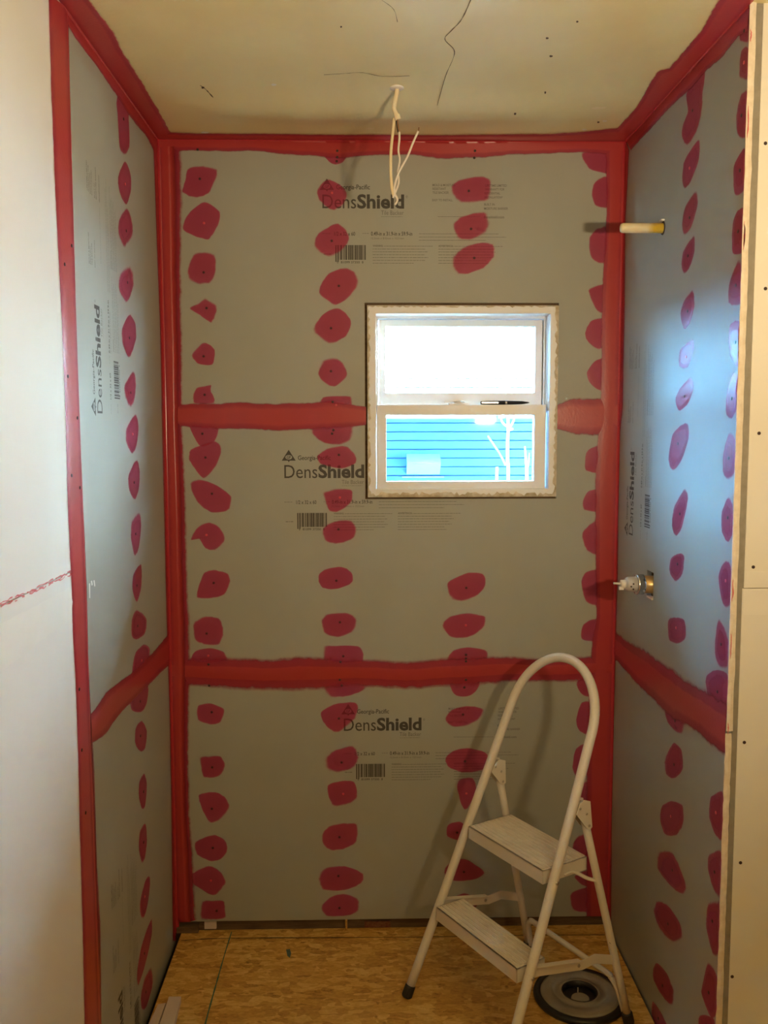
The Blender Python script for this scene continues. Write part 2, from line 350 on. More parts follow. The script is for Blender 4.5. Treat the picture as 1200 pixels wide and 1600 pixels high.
r_lo = sbox('backer_board', W, W+BT, -DR+.004, 0, -.033, ZSR-.001, 'board', wall_right)
r_up['label'] = 'upper grey backer board of the right side wall'; r_lo['label'] = 'lower grey backer board of the right side wall'
# raw cut gypsum edge of the right boards, ragged
bm = bmw(); rows = []
for (za, zb, yy) in ((ZSR+.002, H, -DR-.0005), (-.03, ZSR-.004, -DR+.0035)):
    rows = []; n = 60
    for i in range(n+1):
        z = za + (zb-za)*i/n; j = random.uniform(-.0012, .0012)
        rows.append([bm.verts.new((W-.0006+random.uniform(-.0012, .0004), yy-.0022+j*.6, z)), bm.verts.new((W+.0055, yy-.0034+j, z)), bm.verts.new((W+.0125+random.uniform(-.0010, .0008), yy-.0018+j*.5, z)), bm.verts.new((W+.012, yy+.003, z)), bm.verts.new((W, yy+.003, z))])
    for i in range(n):
        for k in range(5): bm.faces.new((rows[i][k], rows[i][(k+1) % 5], rows[i+1][(k+1) % 5], rows[i+1][k]))
bm_obj('gypsum_edge', bm, 'core', wall_right)
bm = bmw(); box(bm, W+.0125, W+.036, -DR+.0008, -DR+.0135, -.03, H); bm_obj('corner_bead', bm, 'bead', wall_right)
# wall facing the camera to the right of the alcove
bm = bmw(); box(bm, W+.110, 3.2, -DR+.014, -DR+.11, -.07, H+.02); wall_front = structure(bm_obj('wall_front', bm, 'dark_wood'))
zf = hit(1180, 919, 1, -DR).z
f_up = sbox('drywall_sheet', W+.0265, 3.2, -DR-.001, -DR+.0135, zf+.0008, H, 'drywall_warm', wall_front, .001)
f_lo = sbox('drywall_sheet', W+.0235, 3.2, -DR-.001, -DR+.0135, -.03, zf-.0008, 'drywall_warm', wall_front, .001)
bm = bmw(); box(bm, W+.025, 3.15, -DR-.0022, -DR-.0008, zf-.055, zf-.003); bevel(bm, .0006, 1); bm_obj('joint_compound', bm, 'mud', wall_front)
bm = bmw(); box(bm, W+.029, 3.15, -DR-.0020, -DR-.0008, zf+.010, zf+.034); bevel(bm, .0006, 1); bm_obj('joint_compound', bm, 'mud', wall_front)
# unseen closing walls
bm = bmw(); box(bm, -.12, 3.3, -4.82, -4.7, -.07, H+.02); structure(bm_obj('wall_rear', bm, 'drywall'))
bm = bmw(); box(bm, 3.2, 3.3, -4.8, -DR+.1, -.07, H+.02); structure(bm_obj('wall_side', bm, 'drywall'))
# ceiling, gently uneven, with a sagging ridge near the back wall
def ceil_dz(x, y):
    f = max(0, min(1, (x-.02)/.4)) * max(0, min(1, (W-.02-x)/.4)) if x < W+.02 else 0
    f2 = max(0, min(1, (x-.02)/.2, (-y-.03)/.15))
    return .0025*f2*(math.sin(3.1*x+1.3*y)*math.sin(2.2*y-1.1*x+.6)) + .024*f*math.exp(-((y+.26)/.095)**2)
bm = bmw(); nx, ny = 66, 110; G = []
for j in range(ny+1):
    row = []
    for i in range(nx+1):
        x = -.02+3.3*i/nx; y = -4.8+4.82*j/ny
        dz = ceil_dz(x, y)
        row.append(bm.verts.new((x, y, H-dz)))
    G.append(row)
for j in range(ny):
    for i in range(nx): bm.faces.new((G[j][i], G[j][i+1], G[j+1][i+1], G[j+1][i]))
ext = bmesh.ops.extrude_face_region(bm, geom=bm.faces[:])
bmesh.ops.translate(bm, verts=[e for e in ext['geom'] if isinstance(e, bmesh.types.BMVert)], vec=(0, 0, .08))
ceiling = structure(bm_obj('ceiling', bm, 'ceiling', smooth=True))
# roof of the house (shades the yard)
bm = bmw(); RZ = 5.93
prism(bm, [Vector((-14, .7, 2.62)), Vector((-14, -4, RZ)), Vector((-14, -8.7, 2.62)), Vector((-14, -8.6, 2.50)), Vector((-14, .6, 2.50))], Vector((17.8, 0, 0)))
structure(bm_obj('roof', bm, 'roofing'))
# floor: two OSB sheets over a dark sub-base
bm = bmw(); box(bm, -.12, 3.3, -4.8, .12, -.12, -.062); floor = structure(bm_obj('floor', bm, 'dark_gap'))
yj = onfloor(600, 1464.5).y
sbox('osb_sheet', .018, W-.006, yj+.0012, .012, -.02, -.0005, 'osb', floor, .001)
sbox('osb_sheet', .018, W-.006, -DR-.02, yj-.0012, -.02, 0, 'osb', floor, .001)
sbox('osb_sheet', .006, 3.19, -4.69, -DR-.022, -.02, 0, 'osb', floor, .001)
for n_, pts, w_, mt in (('chalk_line', [(362, 1456), (352, 1488), (340, 1530), (322, 1595), (312, 1640)], .0035, 'chalk'), ('joint_line', [(283, 1470), (330, 1467), (420, 1465.5), (640, 1464.5), (800, 1462), (945, 1461)], .0032, 'pencil')):
    P = smooth_path([onfloor(*p) for p in pts], 8); bm = bmw(); pv = None
    for i, p in enumerate(P):
        t = (P[min(i+1, len(P)-1)]-P[max(i-1, 0)]).normalized(); s_ = Vector((-t.y, t.x, 0))*w_*random.uniform(.35, .75)
        c = [bm.verts.new((p+s_) + Vector((0, 0, .0006))), bm.verts.new((p-s_) + Vector((0, 0, .0006)))]
        if pv: bm.faces.new((pv[0], pv[1], c[1], c[0]))
        pv = c
    bm_obj(n_, bm, mt, floor)
def blob(name, plane, pts, mat, parent, off=.0006):
    fn, nr = PLANES[plane]; bm = bmw(); bm.faces.new([bm.verts.new(fn(*p)+nr*(off+(ceil_dz(fn(*p).x, fn(*p).y) if plane == 'ceil' else 0))) for p in pts]); return bm_obj(name, bm, mat, parent)
blob('paint_spot', 'floor', [(447, 1484), (453, 1483), (455, 1490), (453, 1497), (449, 1494)], 'teal', floor)
# shims standing in the gap under the back wall
bm = bmw(); p = onback(328, 1444); box(bm, p.x-.018, p.x+.018, .006, .03, .006, .033); bevel(bm, .001, 1); bm_obj('shim_block', bm, 'strip', wall_back)
bm = bmw(); p = onback(541, 1443); box(bm, p.x-.003, p.x+.003, .002, .03, .001, .032); bm_obj('shim_block', bm, 'osb', wall_back)
bm = bmw(); p = onback(600, 1444); box(bm, p.x-.06, p.x+.02, .010, .03, .001, .02); bm_obj('shim_block', bm, 'red_mark', wall_back)
bm = bmw(); p = onback(290, 1448); box(bm, .004, .07, -.006, .014, 0, .018); bm_obj('shim_block', bm, 'dark_wood', wall_back)

# ------------------------------------------------------------------ red paint: patches and bands
def film(name, verts, faces, edge, core, mat, parent):
    me = bpy.data.meshes.new(name); me.from_pydata([tuple(v_) for v_ in verts], [], faces)
    for nm, dat in (('edge', edge), ('core', core)):
        a = me.attributes.new(nm, 'FLOAT', 'POINT'); a.data.foreach_set('value', dat)
    for p in me.polygons: p.use_smooth = True
    return link(name, me, M[mat], parent)
def clampw(plane, p):
    if plane == 'right': p.y = max(p.y, -DR); p.y = min(p.y, 0)
    if plane == 'left': p.y = min(p.y, 0)
    if plane == 'back': p.x = max(min(p.x, W), 0); p.z = max(p.z, .034)
    p.z = min(p.z, H)
    return p
npatch = 0
def patch(plane, pts, parent, lift=.0005, soft=.21):
    global npatch
    fn, nr = PLANES[plane]; n = len(pts); ring = []
    cx = sum(p[0] for p in pts)/n; cy = sum(p[1] for p in pts)/n
    rr = random.Random(npatch*13+5)
    for i in range(n):                                           # closed Catmull-Rom, tightened, with brush jitter
        p0, p1, p2, p3 = (pts[(i+k) % n] for k in (-1, 0, 1, 2))
        for k in range(5):
            t = k/5
            q = []
            for d in (0, 1):
                m1 = (p2[d]-p0[d])*.38; m2 = (p3[d]-p1[d])*.38
                q.append((2*t**3-3*t*t+1)*p1[d]+(t**3-2*t*t+t)*m1+(-2*t**3+3*t*t)*p2[d]+(t**3-t*t)*m2)
            j = 1.03+rr.uniform(-.022, .022)
            ring.append((cx+(q[0]-cx)*j, cy+(q[1]-cy)*j))
    m_ = len(ring); verts = []; edge = []; core = []
    lf = lift + (npatch % 7)*.00006; npatch += 1
    th0 = rr.uniform(0, 6.28); fe = rr.choice((0, .08, .18, .28))
    for sc_, e, o, c in ((1, 0, .0003, 0), (1-soft, 1, lf, .45), (.40, 1, lf+.0002, .8)):
        for u, v_ in ring:
            sc = sc_ - (fe*max(0, math.cos(math.atan2(v_-cy, u-cx)-th0)) if e and c < .5 else 0)
            verts.append(clampw(plane, fn(cx+(u-cx)*sc, cy+(v_-cy)*sc))+nr*o); edge.append(e); core.append(c)
    verts.append(clampw(plane, fn(cx, cy))+nr*(lf+.0003)); edge.append(1); core.append(1)
    faces = []
    for r_ in range(2):
        for i in range(m_): j = (i+1) % m_; faces.append((r_*m_+i, r_*m_+j, (r_+1)*m_+j, (r_+1)*m_+i))
    for i in range(m_): faces.append((2*m_+i, 2*m_+(i+1) % m_, 3*m_))
    return film('paint_patch', verts, faces, edge, core, 'patch', parent)
def resample(poly, n):
    d = [0]
    for a, b_ in zip(poly, poly[1:]): d.append(d[-1]+math.dist(a, b_))
    out_ = []
    for i in range(n+1):
        s_ = d[-1]*i/n; k = 0
        while k < len(poly)-2 and d[k+1] < s_: k += 1
        t = (s_-d[k])/max(d[k+1]-d[k], 1e-6); out_.append((poly[k][0]+(poly[k+1][0]-poly[k][0])*t, poly[k][1]+(poly[k+1][1]-poly[k][1])*t))
    return out_
nband = 0
def band(name, plane, e1, e2, parent, soft1=.16, soft2=.16, n=60, lift=.0011, wob=1.2, ends=(1, 1)):
    """strip between two pixel polylines; soft1/soft2 = share of the width that feathers out on each side (0 = crisp)"""
    global nband
    nband += 1; lift += nband*.00004
    fn, nr = PLANES[plane]; A = resample(e1, n); B = resample(e2, n)
    rr = random.Random(len(name)+int(e1[0][0]*7+e1[0][1]))
    rows = [0, soft1 or .04, .35, .65, 1-(soft2 or .04), 1]; es = [0 if soft1 else 1, 1, 1, 1, 1, 0 if soft2 else 1]; cs = [0, .35, 1, 1, .35, 0]
    hs = [.0003+nband*.00003 if soft1 else lift, lift, lift+.0004, lift+.0004, lift, .0003+nband*.00003 if soft2 else lift]
    verts = []; edge = []; core = []; ph = rr.uniform(0, 6)
    for i in range(n+1):
        wv1 = wob*(math.sin(i*.45+ph)*.6+rr.uniform(-.5, .5)); wv2 = wob*(math.sin(i*.37+ph*2)*.6+rr.uniform(-.5, .5))
        a, b_ = A[i], B[i]; L = max(math.dist(a, b_), 1e-6); dx, dy = (b_[0]-a[0])/L, (b_[1]-a[1])/L
        if soft1: a = (a[0]+dx*wv1, a[1]+dy*wv1)
        if soft2: b_ = (b_[0]+dx*wv2, b_[1]+dy*wv2)
        for t, e, c, h in zip(rows, es, cs, hs):
            q_ = clampw(plane, fn(a[0]+(b_[0]-a[0])*t, a[1]+(b_[1]-a[1])*t))+nr*h
            if plane == 'ceil': q_.z -= max(0, ceil_dz(q_.x, q_.y))+.0012
            verts.append(q_)
            ee = e
            if (i == 0 and not ends[0]) or (i == n and not ends[1]): ee = 0
            edge.append(ee); core.append(c)
    faces = [(i*6+k, i*6+k+1, (i+1)*6+k+1, (i+1)*6+k) for i in range(n) for k in range(5)]
    return film(name, verts, faces, edge, core, 'band', parent)

screw_me = bpy.data.meshes.new('screw'); bm = bmw(); lathe(bm, Vector((0, 0, 0)), (0, 0, 1), [(-.0005, .0036), (.0006, .0036), (.0011, .0024)], 10); bm.to_mesh(screw_me); bm.free(); screw_me.materials.append(M['screw'])
screw_me2 = screw_me.copy(); screw_me2.materials.clear(); screw_me2.materials.append(M['screw_red'])
def screw(plane, u, v_, parent, painted=False, off=.001):
    fn, nr = PLANES[plane]; p = fn(u, v_)+nr*off
    o = link('screw', screw_me2 if painted else screw_me, None, parent, p); o.rotation_euler = nr.to_track_quat('Z', 'Y').to_euler(); return o
def crop(off, s_, polys): return [[(off[0]+x/s_, off[1]+y/s_) for x, y in p] for p in polys]
S3 = 10/3
back_p = crop((240, 220), S3, [
 [(180,145),(260,128),(335,150),(325,205),(285,275),(215,298),(150,268),(165,200)], [(180,380),(265,318),(345,370),(335,440),(300,500),(270,515),(155,465)],
 [(215,580),(320,590),(325,690),(290,745),(210,745),(170,690)], [(185,872),(230,845),(270,815),(335,860),(325,910),(300,950),(240,910)],
 [(195,1115),(260,1050),(318,1088),(305,1165),(230,1160)], [(205,1320),(225,1285),(270,1275),(302,1270),(300,1300),(320,1345),(310,1370),(210,1370)],
 [(905,198),(970,225),(1010,270),(990,330),(930,365),(860,310),(850,250)], [(950,430),(1000,460),(1022,510),(985,570),(910,610),(830,550),(860,480)],
 [(990,660),(1050,680),(1070,750),(1000,830),(940,855),(860,790),(900,700)], [(900,890),(970,875),(1030,940),(1000,1020),(920,1060),(840,1010),(835,960)],
 [(880,1140),(940,1125),(985,1150),(1010,1225),(950,1280),(900,1270),(855,1215)], [(880,1335),(1030,1330),(1020,1400),(880,1400)], [(890,70),(1000,70),(990,110),(950,126),(915,110)]])
back_p += crop((240, 620), S3, [
 [(190,140),(335,140),(320,230),(250,260),(215,220)], [(200,270),(320,230),(355,280),(325,360),(260,425),(190,340),(185,300)],
 [(185,450),(250,430),(330,460),(405,520),(390,590),(310,605),(230,555)], [(190,745),(225,680),(290,652),(350,685),(375,745),(320,800),(270,790),(235,740)],
 [(260,920),(310,900),(385,920),(400,960),(370,1030),(300,1050),(225,1045),(240,970)], [(205,1180),(270,1138),(350,1160),(365,1230),(340,1290),(260,1290),(210,1260)],
 [(840,130),(1035,130),(1030,220),(970,252),(880,240),(820,190)], [(850,310),(900,270),(1000,252),(1050,300),(1055,345),(980,375),(870,350)],
 [(880,500),(960,475),(1035,485),(1030,550),(960,600),(910,590)], [(875,690),(930,650),(1020,640),(1060,680),(1040,740),(960,768),(895,755)],
 [(855,940),(890,900),(980,885),(1035,920),(1030,970),(960,1000),(880,995)], [(870,1170),(900,1130),(1000,1122),(1060,1155),(1045,1220),(960,1255),(890,1235)],
 [(885,1300),(960,1295),(1080,1305),(1080,1400),(890,1400)], [(210,1330),(290,1308),(370,1330),(390,1400),(200,1400)]])
back_p += crop((240, 1020), S3, [
 [(230,275),(300,262),(370,295),(350,360),(300,375),(230,350)], [(240,545),(290,535),(350,540),(375,590),(340,645),(265,650),(245,600)],
 [(240,735),(320,725),(370,750),(398,800),(360,860),(300,890),(270,850),(240,780)], [(220,980),(320,948),(375,980),(385,1030),(350,1075),(300,1085),(225,1050)],
 [(200,1150),(290,1108),(350,1140),(378,1195),(340,1250),(300,1262),(200,1200)], [(250,1295),(310,1288),(370,1290),(374,1340),(372,1385),(245,1388)],
 [(890,150),(980,130),(1090,140),(1100,190),(1020,225),(930,235),(885,200)], [(870,310),(950,265),(1060,262),(1055,340),(1000,390),(950,418),(890,370)],
 [(885,560),(930,510),(1040,482),(1070,545),(1040,600),(960,628),(900,610)], [(905,690),(1000,665),(1050,680),(1060,760),(1000,795),(930,795)],
 [(880,930),(940,892),(1060,890),(1060,980),(1000,1020),(920,1030),(878,990)], [(855,1165),(900,1115),(1000,1112),(1090,1150),(1080,1200),(1000,1235),(880,1235)],
 [(870,1320),(930,1265),(1000,1252),(1070,1285),(1065,1350),(1000,1372),(900,1370)]])
back_p += crop((600, 860), S3, [
 [(330,170),(440,115),(520,125),(525,190),(480,240),(410,268),(345,250)], [(300,390),(340,345),(440,325),(528,345),(520,400),(450,450),(350,455)],
 [(330,560),(360,520),(440,503),(540,525),(520,590),(340,600)], [(340,650),(495,645),(490,720),(450,755),(410,763),(360,745)],
 [(315,880),(350,830),(440,808),(520,825),(500,880),(430,915),(360,920)], [(318,1080),(370,1040),(450,1030),(540,1060),(520,1140),(420,1158),(340,1130)],
 [(378,1230),(400,1185),(460,1183),(480,1240),(440,1340),(410,1340)], [(330,1430),(400,1412),(440,1467),(400,1510),(330,1490)],
 [(1000,690),(1040,650),(1090,660),(1090,760),(1030,750)], [(1000,880),(1030,790),(1080,800),(1090,960),(1020,945)],
 [(980,1130),(1000,1030),(1060,1010),(1080,1100),(1040,1190),(1000,1180)], [(1000,1290),(1040,1210),(1090,1220),(1080,1380),(1010,1400)]])
back_p += crop((600, 1300), 3, [[(280,190),(310,140),(380,125),(470,185),(430,220),(330,230)], [(320,310),(380,285),(440,320),(430,355),(340,350)],
 [(880,60),(920,10),(1000,30),(1010,150),(900,130)], [(870,300),(900,270),(980,255),(1020,300),(1015,375),(890,370)], [(890,210),(950,180),(1010,200),(1010,250),(940,255)]])
back_p += crop((480, 260), S3, [[(750,100),(790,70),(910,48),(960,75),(950,170),(880,190),(800,193),(755,150)], [(755,310),(800,260),(930,232),(955,290),(930,350),(860,383),(790,380)],
 [(750,480),(800,425),(900,395),(970,405),(975,470),(920,530),(820,565),(770,550)]])
back_p += crop((800, 0), 3, [[(325,720),(420,705),(490,740),(490,810),(440,815),(360,790)], [(372,900),(390,850),(440,825),(500,850),(500,950),(440,978),(385,960)],
 [(360,1120),(400,1070),(480,1065),(480,1220),(430,1240),(370,1210)], [(355,1360),(420,1330),(470,1340),(470,1470),(400,1460)]])
back_p += crop((900, 500), 3.2, [[(45,65),(80,0),(170,0),(165,120),(110,150),(60,110)], [(55,260),(100,200),(165,195),(160,340),(110,350),(65,310)],
 [(45,690),(60,650),(110,625),(150,640),(140,760),(50,755)], [(35,900),(60,855),(120,845),(140,860),(130,960),(40,950)],
 [(30,1060),(80,1010),(130,1000),(140,1180),(60,1160),(35,1110)], [(25,1310),(50,1260),(120,1255),(130,1420),(50,1410)], [(30,1530),(80,1495),(130,1500),(130,1600),(30,1600)]])
left_p = crop((0, 0), 3, [[(550,540),(545,470),(560,430),(610,450),(605,540),(606,690),(580,725),(560,690)], [(585,755),(612,820),(612,900),(590,962),(560,900),(553,830)],
 [(595,970),(620,1040),(622,1110),(580,1165),(555,1110),(555,1030)], [(610,1240),(630,1310),(615,1380),(590,1420),(555,1360),(560,1280)]])
left_p += crop((0, 500), 3, [[(605,-25),(632,10),(638,80),(620,150),(600,178),(570,110),(570,40)], [(625,235),(638,300),(630,380),(610,415),(585,370),(580,310)],
 [(635,438),(650,500),(640,590),(620,628),(590,580),(588,510)], [(640,650),(655,710),(650,800),(630,845),(605,800),(600,730)],
 [(655,900),(662,960),(650,1070),(630,1105),(612,1020),(615,940)], [(660,1145),(663,1250),(640,1325),(620,1260),(625,1190)], [(640,1355),(688,1400),(680,1470),(640,1500),(615,1480),(615,1400)]])
left_p += crop((0, 1000), 2.6667, [[(560,60),(600,15),(625,40),(610,120),(550,150)], [(545,210),(615,180),(612,260),(590,300),(545,290)],
 [(590,335),(612,380),(605,450),(585,467),(562,430),(565,365)], [(600,555),(612,600),(605,690),(590,703),(577,650),(580,590)], [(605,762),(612,830),(605,910),(590,930),(577,880),(582,800)],
 [(625,985),(620,1080),(600,1160),(585,1150),(583,1090),(605,1000)], [(630,1162),(632,1230),(600,1370),(575,1440),(570,1390),(590,1270)], [(630,1355),(640,1420),(610,1530),(590,1540),(585,1490),(600,1410)]])
right_p = crop((800, 0), 3, [[(820,430),(905,330),(895,440),(895,500),(870,610),(820,685),(797,640),(800,590),(825,520)], [(875,655),(878,740),(840,850),(810,885),(797,840),(810,750)],
 [(865,890),(873,960),(840,1070),(808,1105),(795,1060),(810,970)], [(855,1100),(858,1180),(830,1265),(805,1285),(793,1240),(805,1170)], [(850,1355),(858,1420),(840,1500),(810,1545),(790,1480),(805,1410)],
 [(1065,180),(1085,60),(1115,60),(1115,195),(1080,200)], [(1075,240),(1110,222),(1112,370),(1065,365)], [(1050,540),(1075,440),(1110,430),(1112,630),(1060,640)],
 [(1040,780),(1085,695),(1103,710),(1095,880),(1045,915)], [(1035,1050),(1060,985),(1097,985),(1090,1170),(1035,1185)], [(1020,1320),(1060,1215),(1085,1240),(1085,1400),(1060,1435),(1015,1420)]])
right_p += crop((900, 500), 3.2, [[(585,95),(590,150),(560,240),(515,235),(520,150)], [(575,285),(590,340),(560,420),(515,455),(497,400),(520,340)],
 [(560,515),(565,590),(530,700),(485,755),(463,700),(480,580),(520,530)], [(545,840),(562,890),(530,1040),(500,1080),(480,1030),(490,930)],
 [(525,1165),(543,1190),(535,1270),(500,1310),(468,1260),(475,1190)], [(460,1500),(500,1485),(545,1500),(550,1590),(510,1620),(465,1600)],
 [(765,40),(800,0),(828,30),(825,200),(808,245),(770,180)], [(755,350),(790,255),(822,290),(810,430),(780,495),(750,470)], [(735,670),(765,560),(800,590),(800,760),(760,800),(735,770)],
 [(730,960),(760,885),(785,920),(785,1060),(760,1115),(730,1060)], [(712,1280),(745,1205),(775,1230),(775,1420),(735,1425)], [(695,1580),(715,1490),(755,1560),(768,1650),(760,1740),(720,1740),(695,1680)]])
right_p += crop((900, 1000), 2.6667, [[(540,160),(580,125),(635,150),(632,330),(560,260)], [(370,290),(450,320),(445,395),(410,380),(380,340)],
 [(405,428),(440,460),(445,540),(410,577),(375,560),(367,500)], [(360,690),(400,670),(445,690),(450,760),(420,812),(370,810),(350,740)],
 [(345,880),(400,880),(440,960),(462,1030),(440,1062),(380,1010),(338,950)], [(340,1085),(390,1110),(440,1190),(442,1245),(400,1260),(350,1210),(322,1130)],
 [(340,1345),(380,1390),(410,1460),(405,1525),(370,1500),(325,1420),(322,1370)], [(320,1505),(360,1560),(390,1640),(340,1640),(315,1560)],
 [(560,660),(580,640),(615,640),(612,830),(580,810),(555,740)], [(550,900),(570,882),(608,882),(605,1070),(575,1050),(550,960)], [(545,1100),(570,1085),(603,1090),(597,1300),(570,1310),(543,1200)],
 [(525,1440),(550,1340),(590,1400),(585,1560),(560,1570),(525,1480)], [(510,1570),(540,1560),(580,1580),(580,1640),(510,1640)]])
def back_parent(z): return b_top if z > 1.575 else (b_mid if z > .815 else b_low)
for plist, plane, pick in ((back_p, 'back', back_parent), (left_p, 'left', lambda z: l_up if z > ZSL else l_lo), (right_p, 'right', lambda z: r_up if z > ZSR else r_lo)):
    for k, pts in enumerate(plist):
        cx = sum(p[0] for p in pts)/len(pts); cy = sum(p[1] for p in pts)/len(pts)
        par = pick(PLANES[plane][0](cx, cy).z)
        rr = random.Random(k*7+3)
        patch(plane, pts, par, soft=rr.choice((.14, .18, .24, .32)))
        if plane != 'back' or cx < 880: screw(plane, cx+rr.uniform(-3, 3)*(.4 if plane != 'back' else 1), cy+rr.uniform(-4, 4), par, painted=(k % 5 == 1), off=.0012)
for q in ((527, 236), (527, 246), (742, 236), (741, 247), (309, 234), (728, 1023), (728, 1033), (728, 1062), (326, 1038), (327, 1071), (532, 1034), (531, 1062), (520, 628), (521, 672)): screw('back', *q, back_parent(onback(*q).z), off=.0018)
for q in ((98, 413), (109, 384), (103, 588), (118, 653), (109, 743), (122, 762), (121, 1077), (125, 1172), (131, 1270)): screw('left', *q, d_up if q[1] < 900 else d_lo, off=.004)

def px_of(P):
    d = cam.matrix_world.inverted() @ Vector(P); return (600+F_PX*d.x/-d.z, 800-F_PX*d.y/-d.z)
LEDGE = [px_of((.0005, -DL, H-(H+.3)*i/12)) for i in range(13)]
# bands on the back wall
band('painted_tape', 'back', [(268, 629), (300, 630), (360, 627), (440, 629), (520, 625), (572, 634)], [(268, 667), (320, 671), (400, 673), (450, 675), (520, 671), (572, 667)], wall_back)
band('painted_tape', 'back', [(870, 630), (890, 622), (920, 620), (966, 619)], [(870, 672), (895, 681), (930, 682), (966, 680)], wall_back, n=24)
band('painted_tape', 'back', [(268, 1024), (330, 1024), (420, 1026), (470, 1022), (560, 1027), (640, 1030), (700, 1025), (760, 1022), (850, 1026), (958, 1022)],
     [(268, 1074), (330, 1077), (400, 1083), (470, 1083), (560, 1076), (650, 1080), (720, 1075), (800, 1069), (880, 1068), (958, 1066)], wall_back, soft1=.3, soft2=.34, n=90)
band('corner_tape', 'back', [(246, 212), (257, 500), (263, 800), (268, 1100), (273, 1300), (277, 1460)], [(287, 212), (287, 300), (286, 480), (288, 640), (293, 800), (298, 950), (300, 1050), (297, 1200), (299, 1280), (305, 1330), (309, 1437)], wall_back, soft1=0, soft2=.42, n=90)
band('corner_tape', 'back', [(976, 212), (967, 500), (961, 900), (956, 1150), (951, 1440)], [(944, 212), (946, 260), (946, 330), (940, 430), (938, 560), (935, 640), (929, 740), (927, 860), (931, 960), (922, 1010), (918, 1080), (915, 1180), (913, 1290), (914, 1437)], wall_back, soft1=0, soft2=.22, n=90)
band('ceiling_edge_tape', 'back', [(246, 211), (500, 212), (760, 213), (977, 213)], [(246, 238), (300, 238), (400, 237), (440, 244), (500, 246), (530, 250), (560, 246), (650, 244), (690, 250), (760, 249), (800, 243), (910, 240), (977, 245)], wall_back, soft1=0, soft2=.22, n=80)
# left wall
band('corner_tape', 'left', [(246, 213), (257, 500), (266, 1000), (272, 1250), (277, 1470)], [(239, 232), (249, 500), (258, 900), (264, 1100), (268, 1300), (269, 1470)], wall_left, soft1=0, soft2=.14, n=70, wob=.5)
band('ceiling_edge_tape', 'left', [(98, 14), (140, 70), (190, 137), (247, 213)], [(106, 42), (118, 62), (146, 98), (168, 130), (182, 150), (200, 180), (213, 196), (228, 214), (241, 240)], wall_left, soft1=0, soft2=.22, n=60)
band('painted_tape', 'left', [(141, 1115), (165, 1080), (190, 1060), (215, 1042), (240, 1015), (264, 988)], [(143, 1164), (162, 1152), (180, 1128), (200, 1104), (230, 1075), (267, 1037)], wall_left, n=40)
band('edge_tape', 'left', LEDGE, [(107, 40), (113, 300), (118, 500), (126, 700), (135, 900), (138, 1030), (142, 1110), (147, 1180), (151, 1330), (157, 1430), (158, 1600), (161, 1700)], wall_left, soft1=0, soft2=.35, n=90, wob=.7)
# right wall
band('corner_tape', 'right', [(976, 213), (967, 500), (961, 900), (956, 1150), (951, 1450)], [(984, 236), (978, 350), (977, 480), (974, 640), (968, 690), (966, 900), (962, 1040), (958, 1150), (955, 1450)], wall_right, soft1=0, soft2=.2, n=70, wob=.5)
band('ceiling_edge_tape', 'right', [(1173, 8), (1110, 72), (1040, 145), (977, 214)], [(1168, 52), (1153, 60), (1130, 90), (1104, 113), (1085, 134), (1060, 158), (1034, 184), (987, 236)], wall_right, soft1=0, soft2=.2, n=60)
band('painted_tape', 'right', [(961, 984), (1000, 1008), (1030, 1025), (1060, 1048), (1095, 1070), (1137, 1092)], [(961, 1034), (985, 1058), (1015, 1092), (1050, 1125), (1090, 1148), (1134, 1186)], wall_right, soft1=.28, soft2=.2, n=50, wob=2.5)
# ceiling
CB = [px_of((x_*W/8, -.0005, H)) for x_ in range(9)]; CL = [px_of((.0005, y_, H)) for y_ in (-1.05, -.8, -.6, -.4, -.2, 0)]; CR = [px_of((W-.0005, y_, H)) for y_ in (-.93, -.8, -.6, -.4, -.2, 0)]
band('ceiling_edge_tape', 'ceil', CL, [(120, -40), (143, 0), (168, 32), (182, 52), (196, 80), (212, 108), (228, 132), (250, 172), (268, 204)], ceiling, soft1=0, soft2=.2, n=70, lift=.0016)
band('ceiling_edge_tape', 'ceil', CR, [(1143, -36), (1120, 0), (1093, 47), (1068, 78), (1043, 104), (1027, 108), (1008, 138), (990, 168), (962, 200)], ceiling, soft1=0, soft2=.2, n=70, lift=.0016)
band('ceiling_edge_tape', 'ceil', CB, [(252, 204), (300, 206), (500, 208), (700, 209), (780, 208), (860, 207), (910, 203), (960, 197), (985, 198)], ceiling, soft1=0, soft2=.3, n=70, wob=.5, lift=.0016)

# thick red paint rounding the inside corners
def fillet(p0, p1, d1, d2, r, parent, n=40):
    verts = []; rr = random.Random(int(p0[2]*100+p0[0]*10)); K = 6; d1 = Vector(d1); d2 = Vector(d2); p0 = Vector(p0); p1 = Vector(p1)
    for i in range(n+1):
        rad = r*(1+rr.uniform(-.06, .06)); c = p0.lerp(p1, i/n)
        for k in range(K+1):
            a_ = math.pi/2*k/K; verts.append(c + d1*(rad*(1-math.sin(a_))+.0008) + d2*(rad*(1-math.cos(a_))+.0008))
    faces = [(i*(K+1)+k, i*(K+1)+k+1, (i+1)*(K+1)+k+1, (i+1)*(K+1)+k) for i in range(n) for k in range(K)]
    return film('corner_fillet', verts, faces, [1.0]*len(verts), [.5]*len(verts), 'bead_paint', parent)
X_, Y_, Z_ = Vector((1, 0, 0)), Vector((0, 1, 0)), Vector((0, 0, 1))
FR = .010
fillet((0, 0, .0), (0, 0, H), X_, -Y_, FR, wall_left); fillet((W, 0, .0), (W, 0, H), -X_, -Y_, FR, wall_right)
fillet((0, 0, H), (W, 0, H), -Y_, -Z_, FR*.8, wall_back); fillet((0, -DL-.02, H), (0, 0, H), X_, -Z_, FR, wall_left); fillet((W, -DR, H), (W, 0, H), -X_, -Z_, FR, wall_right)

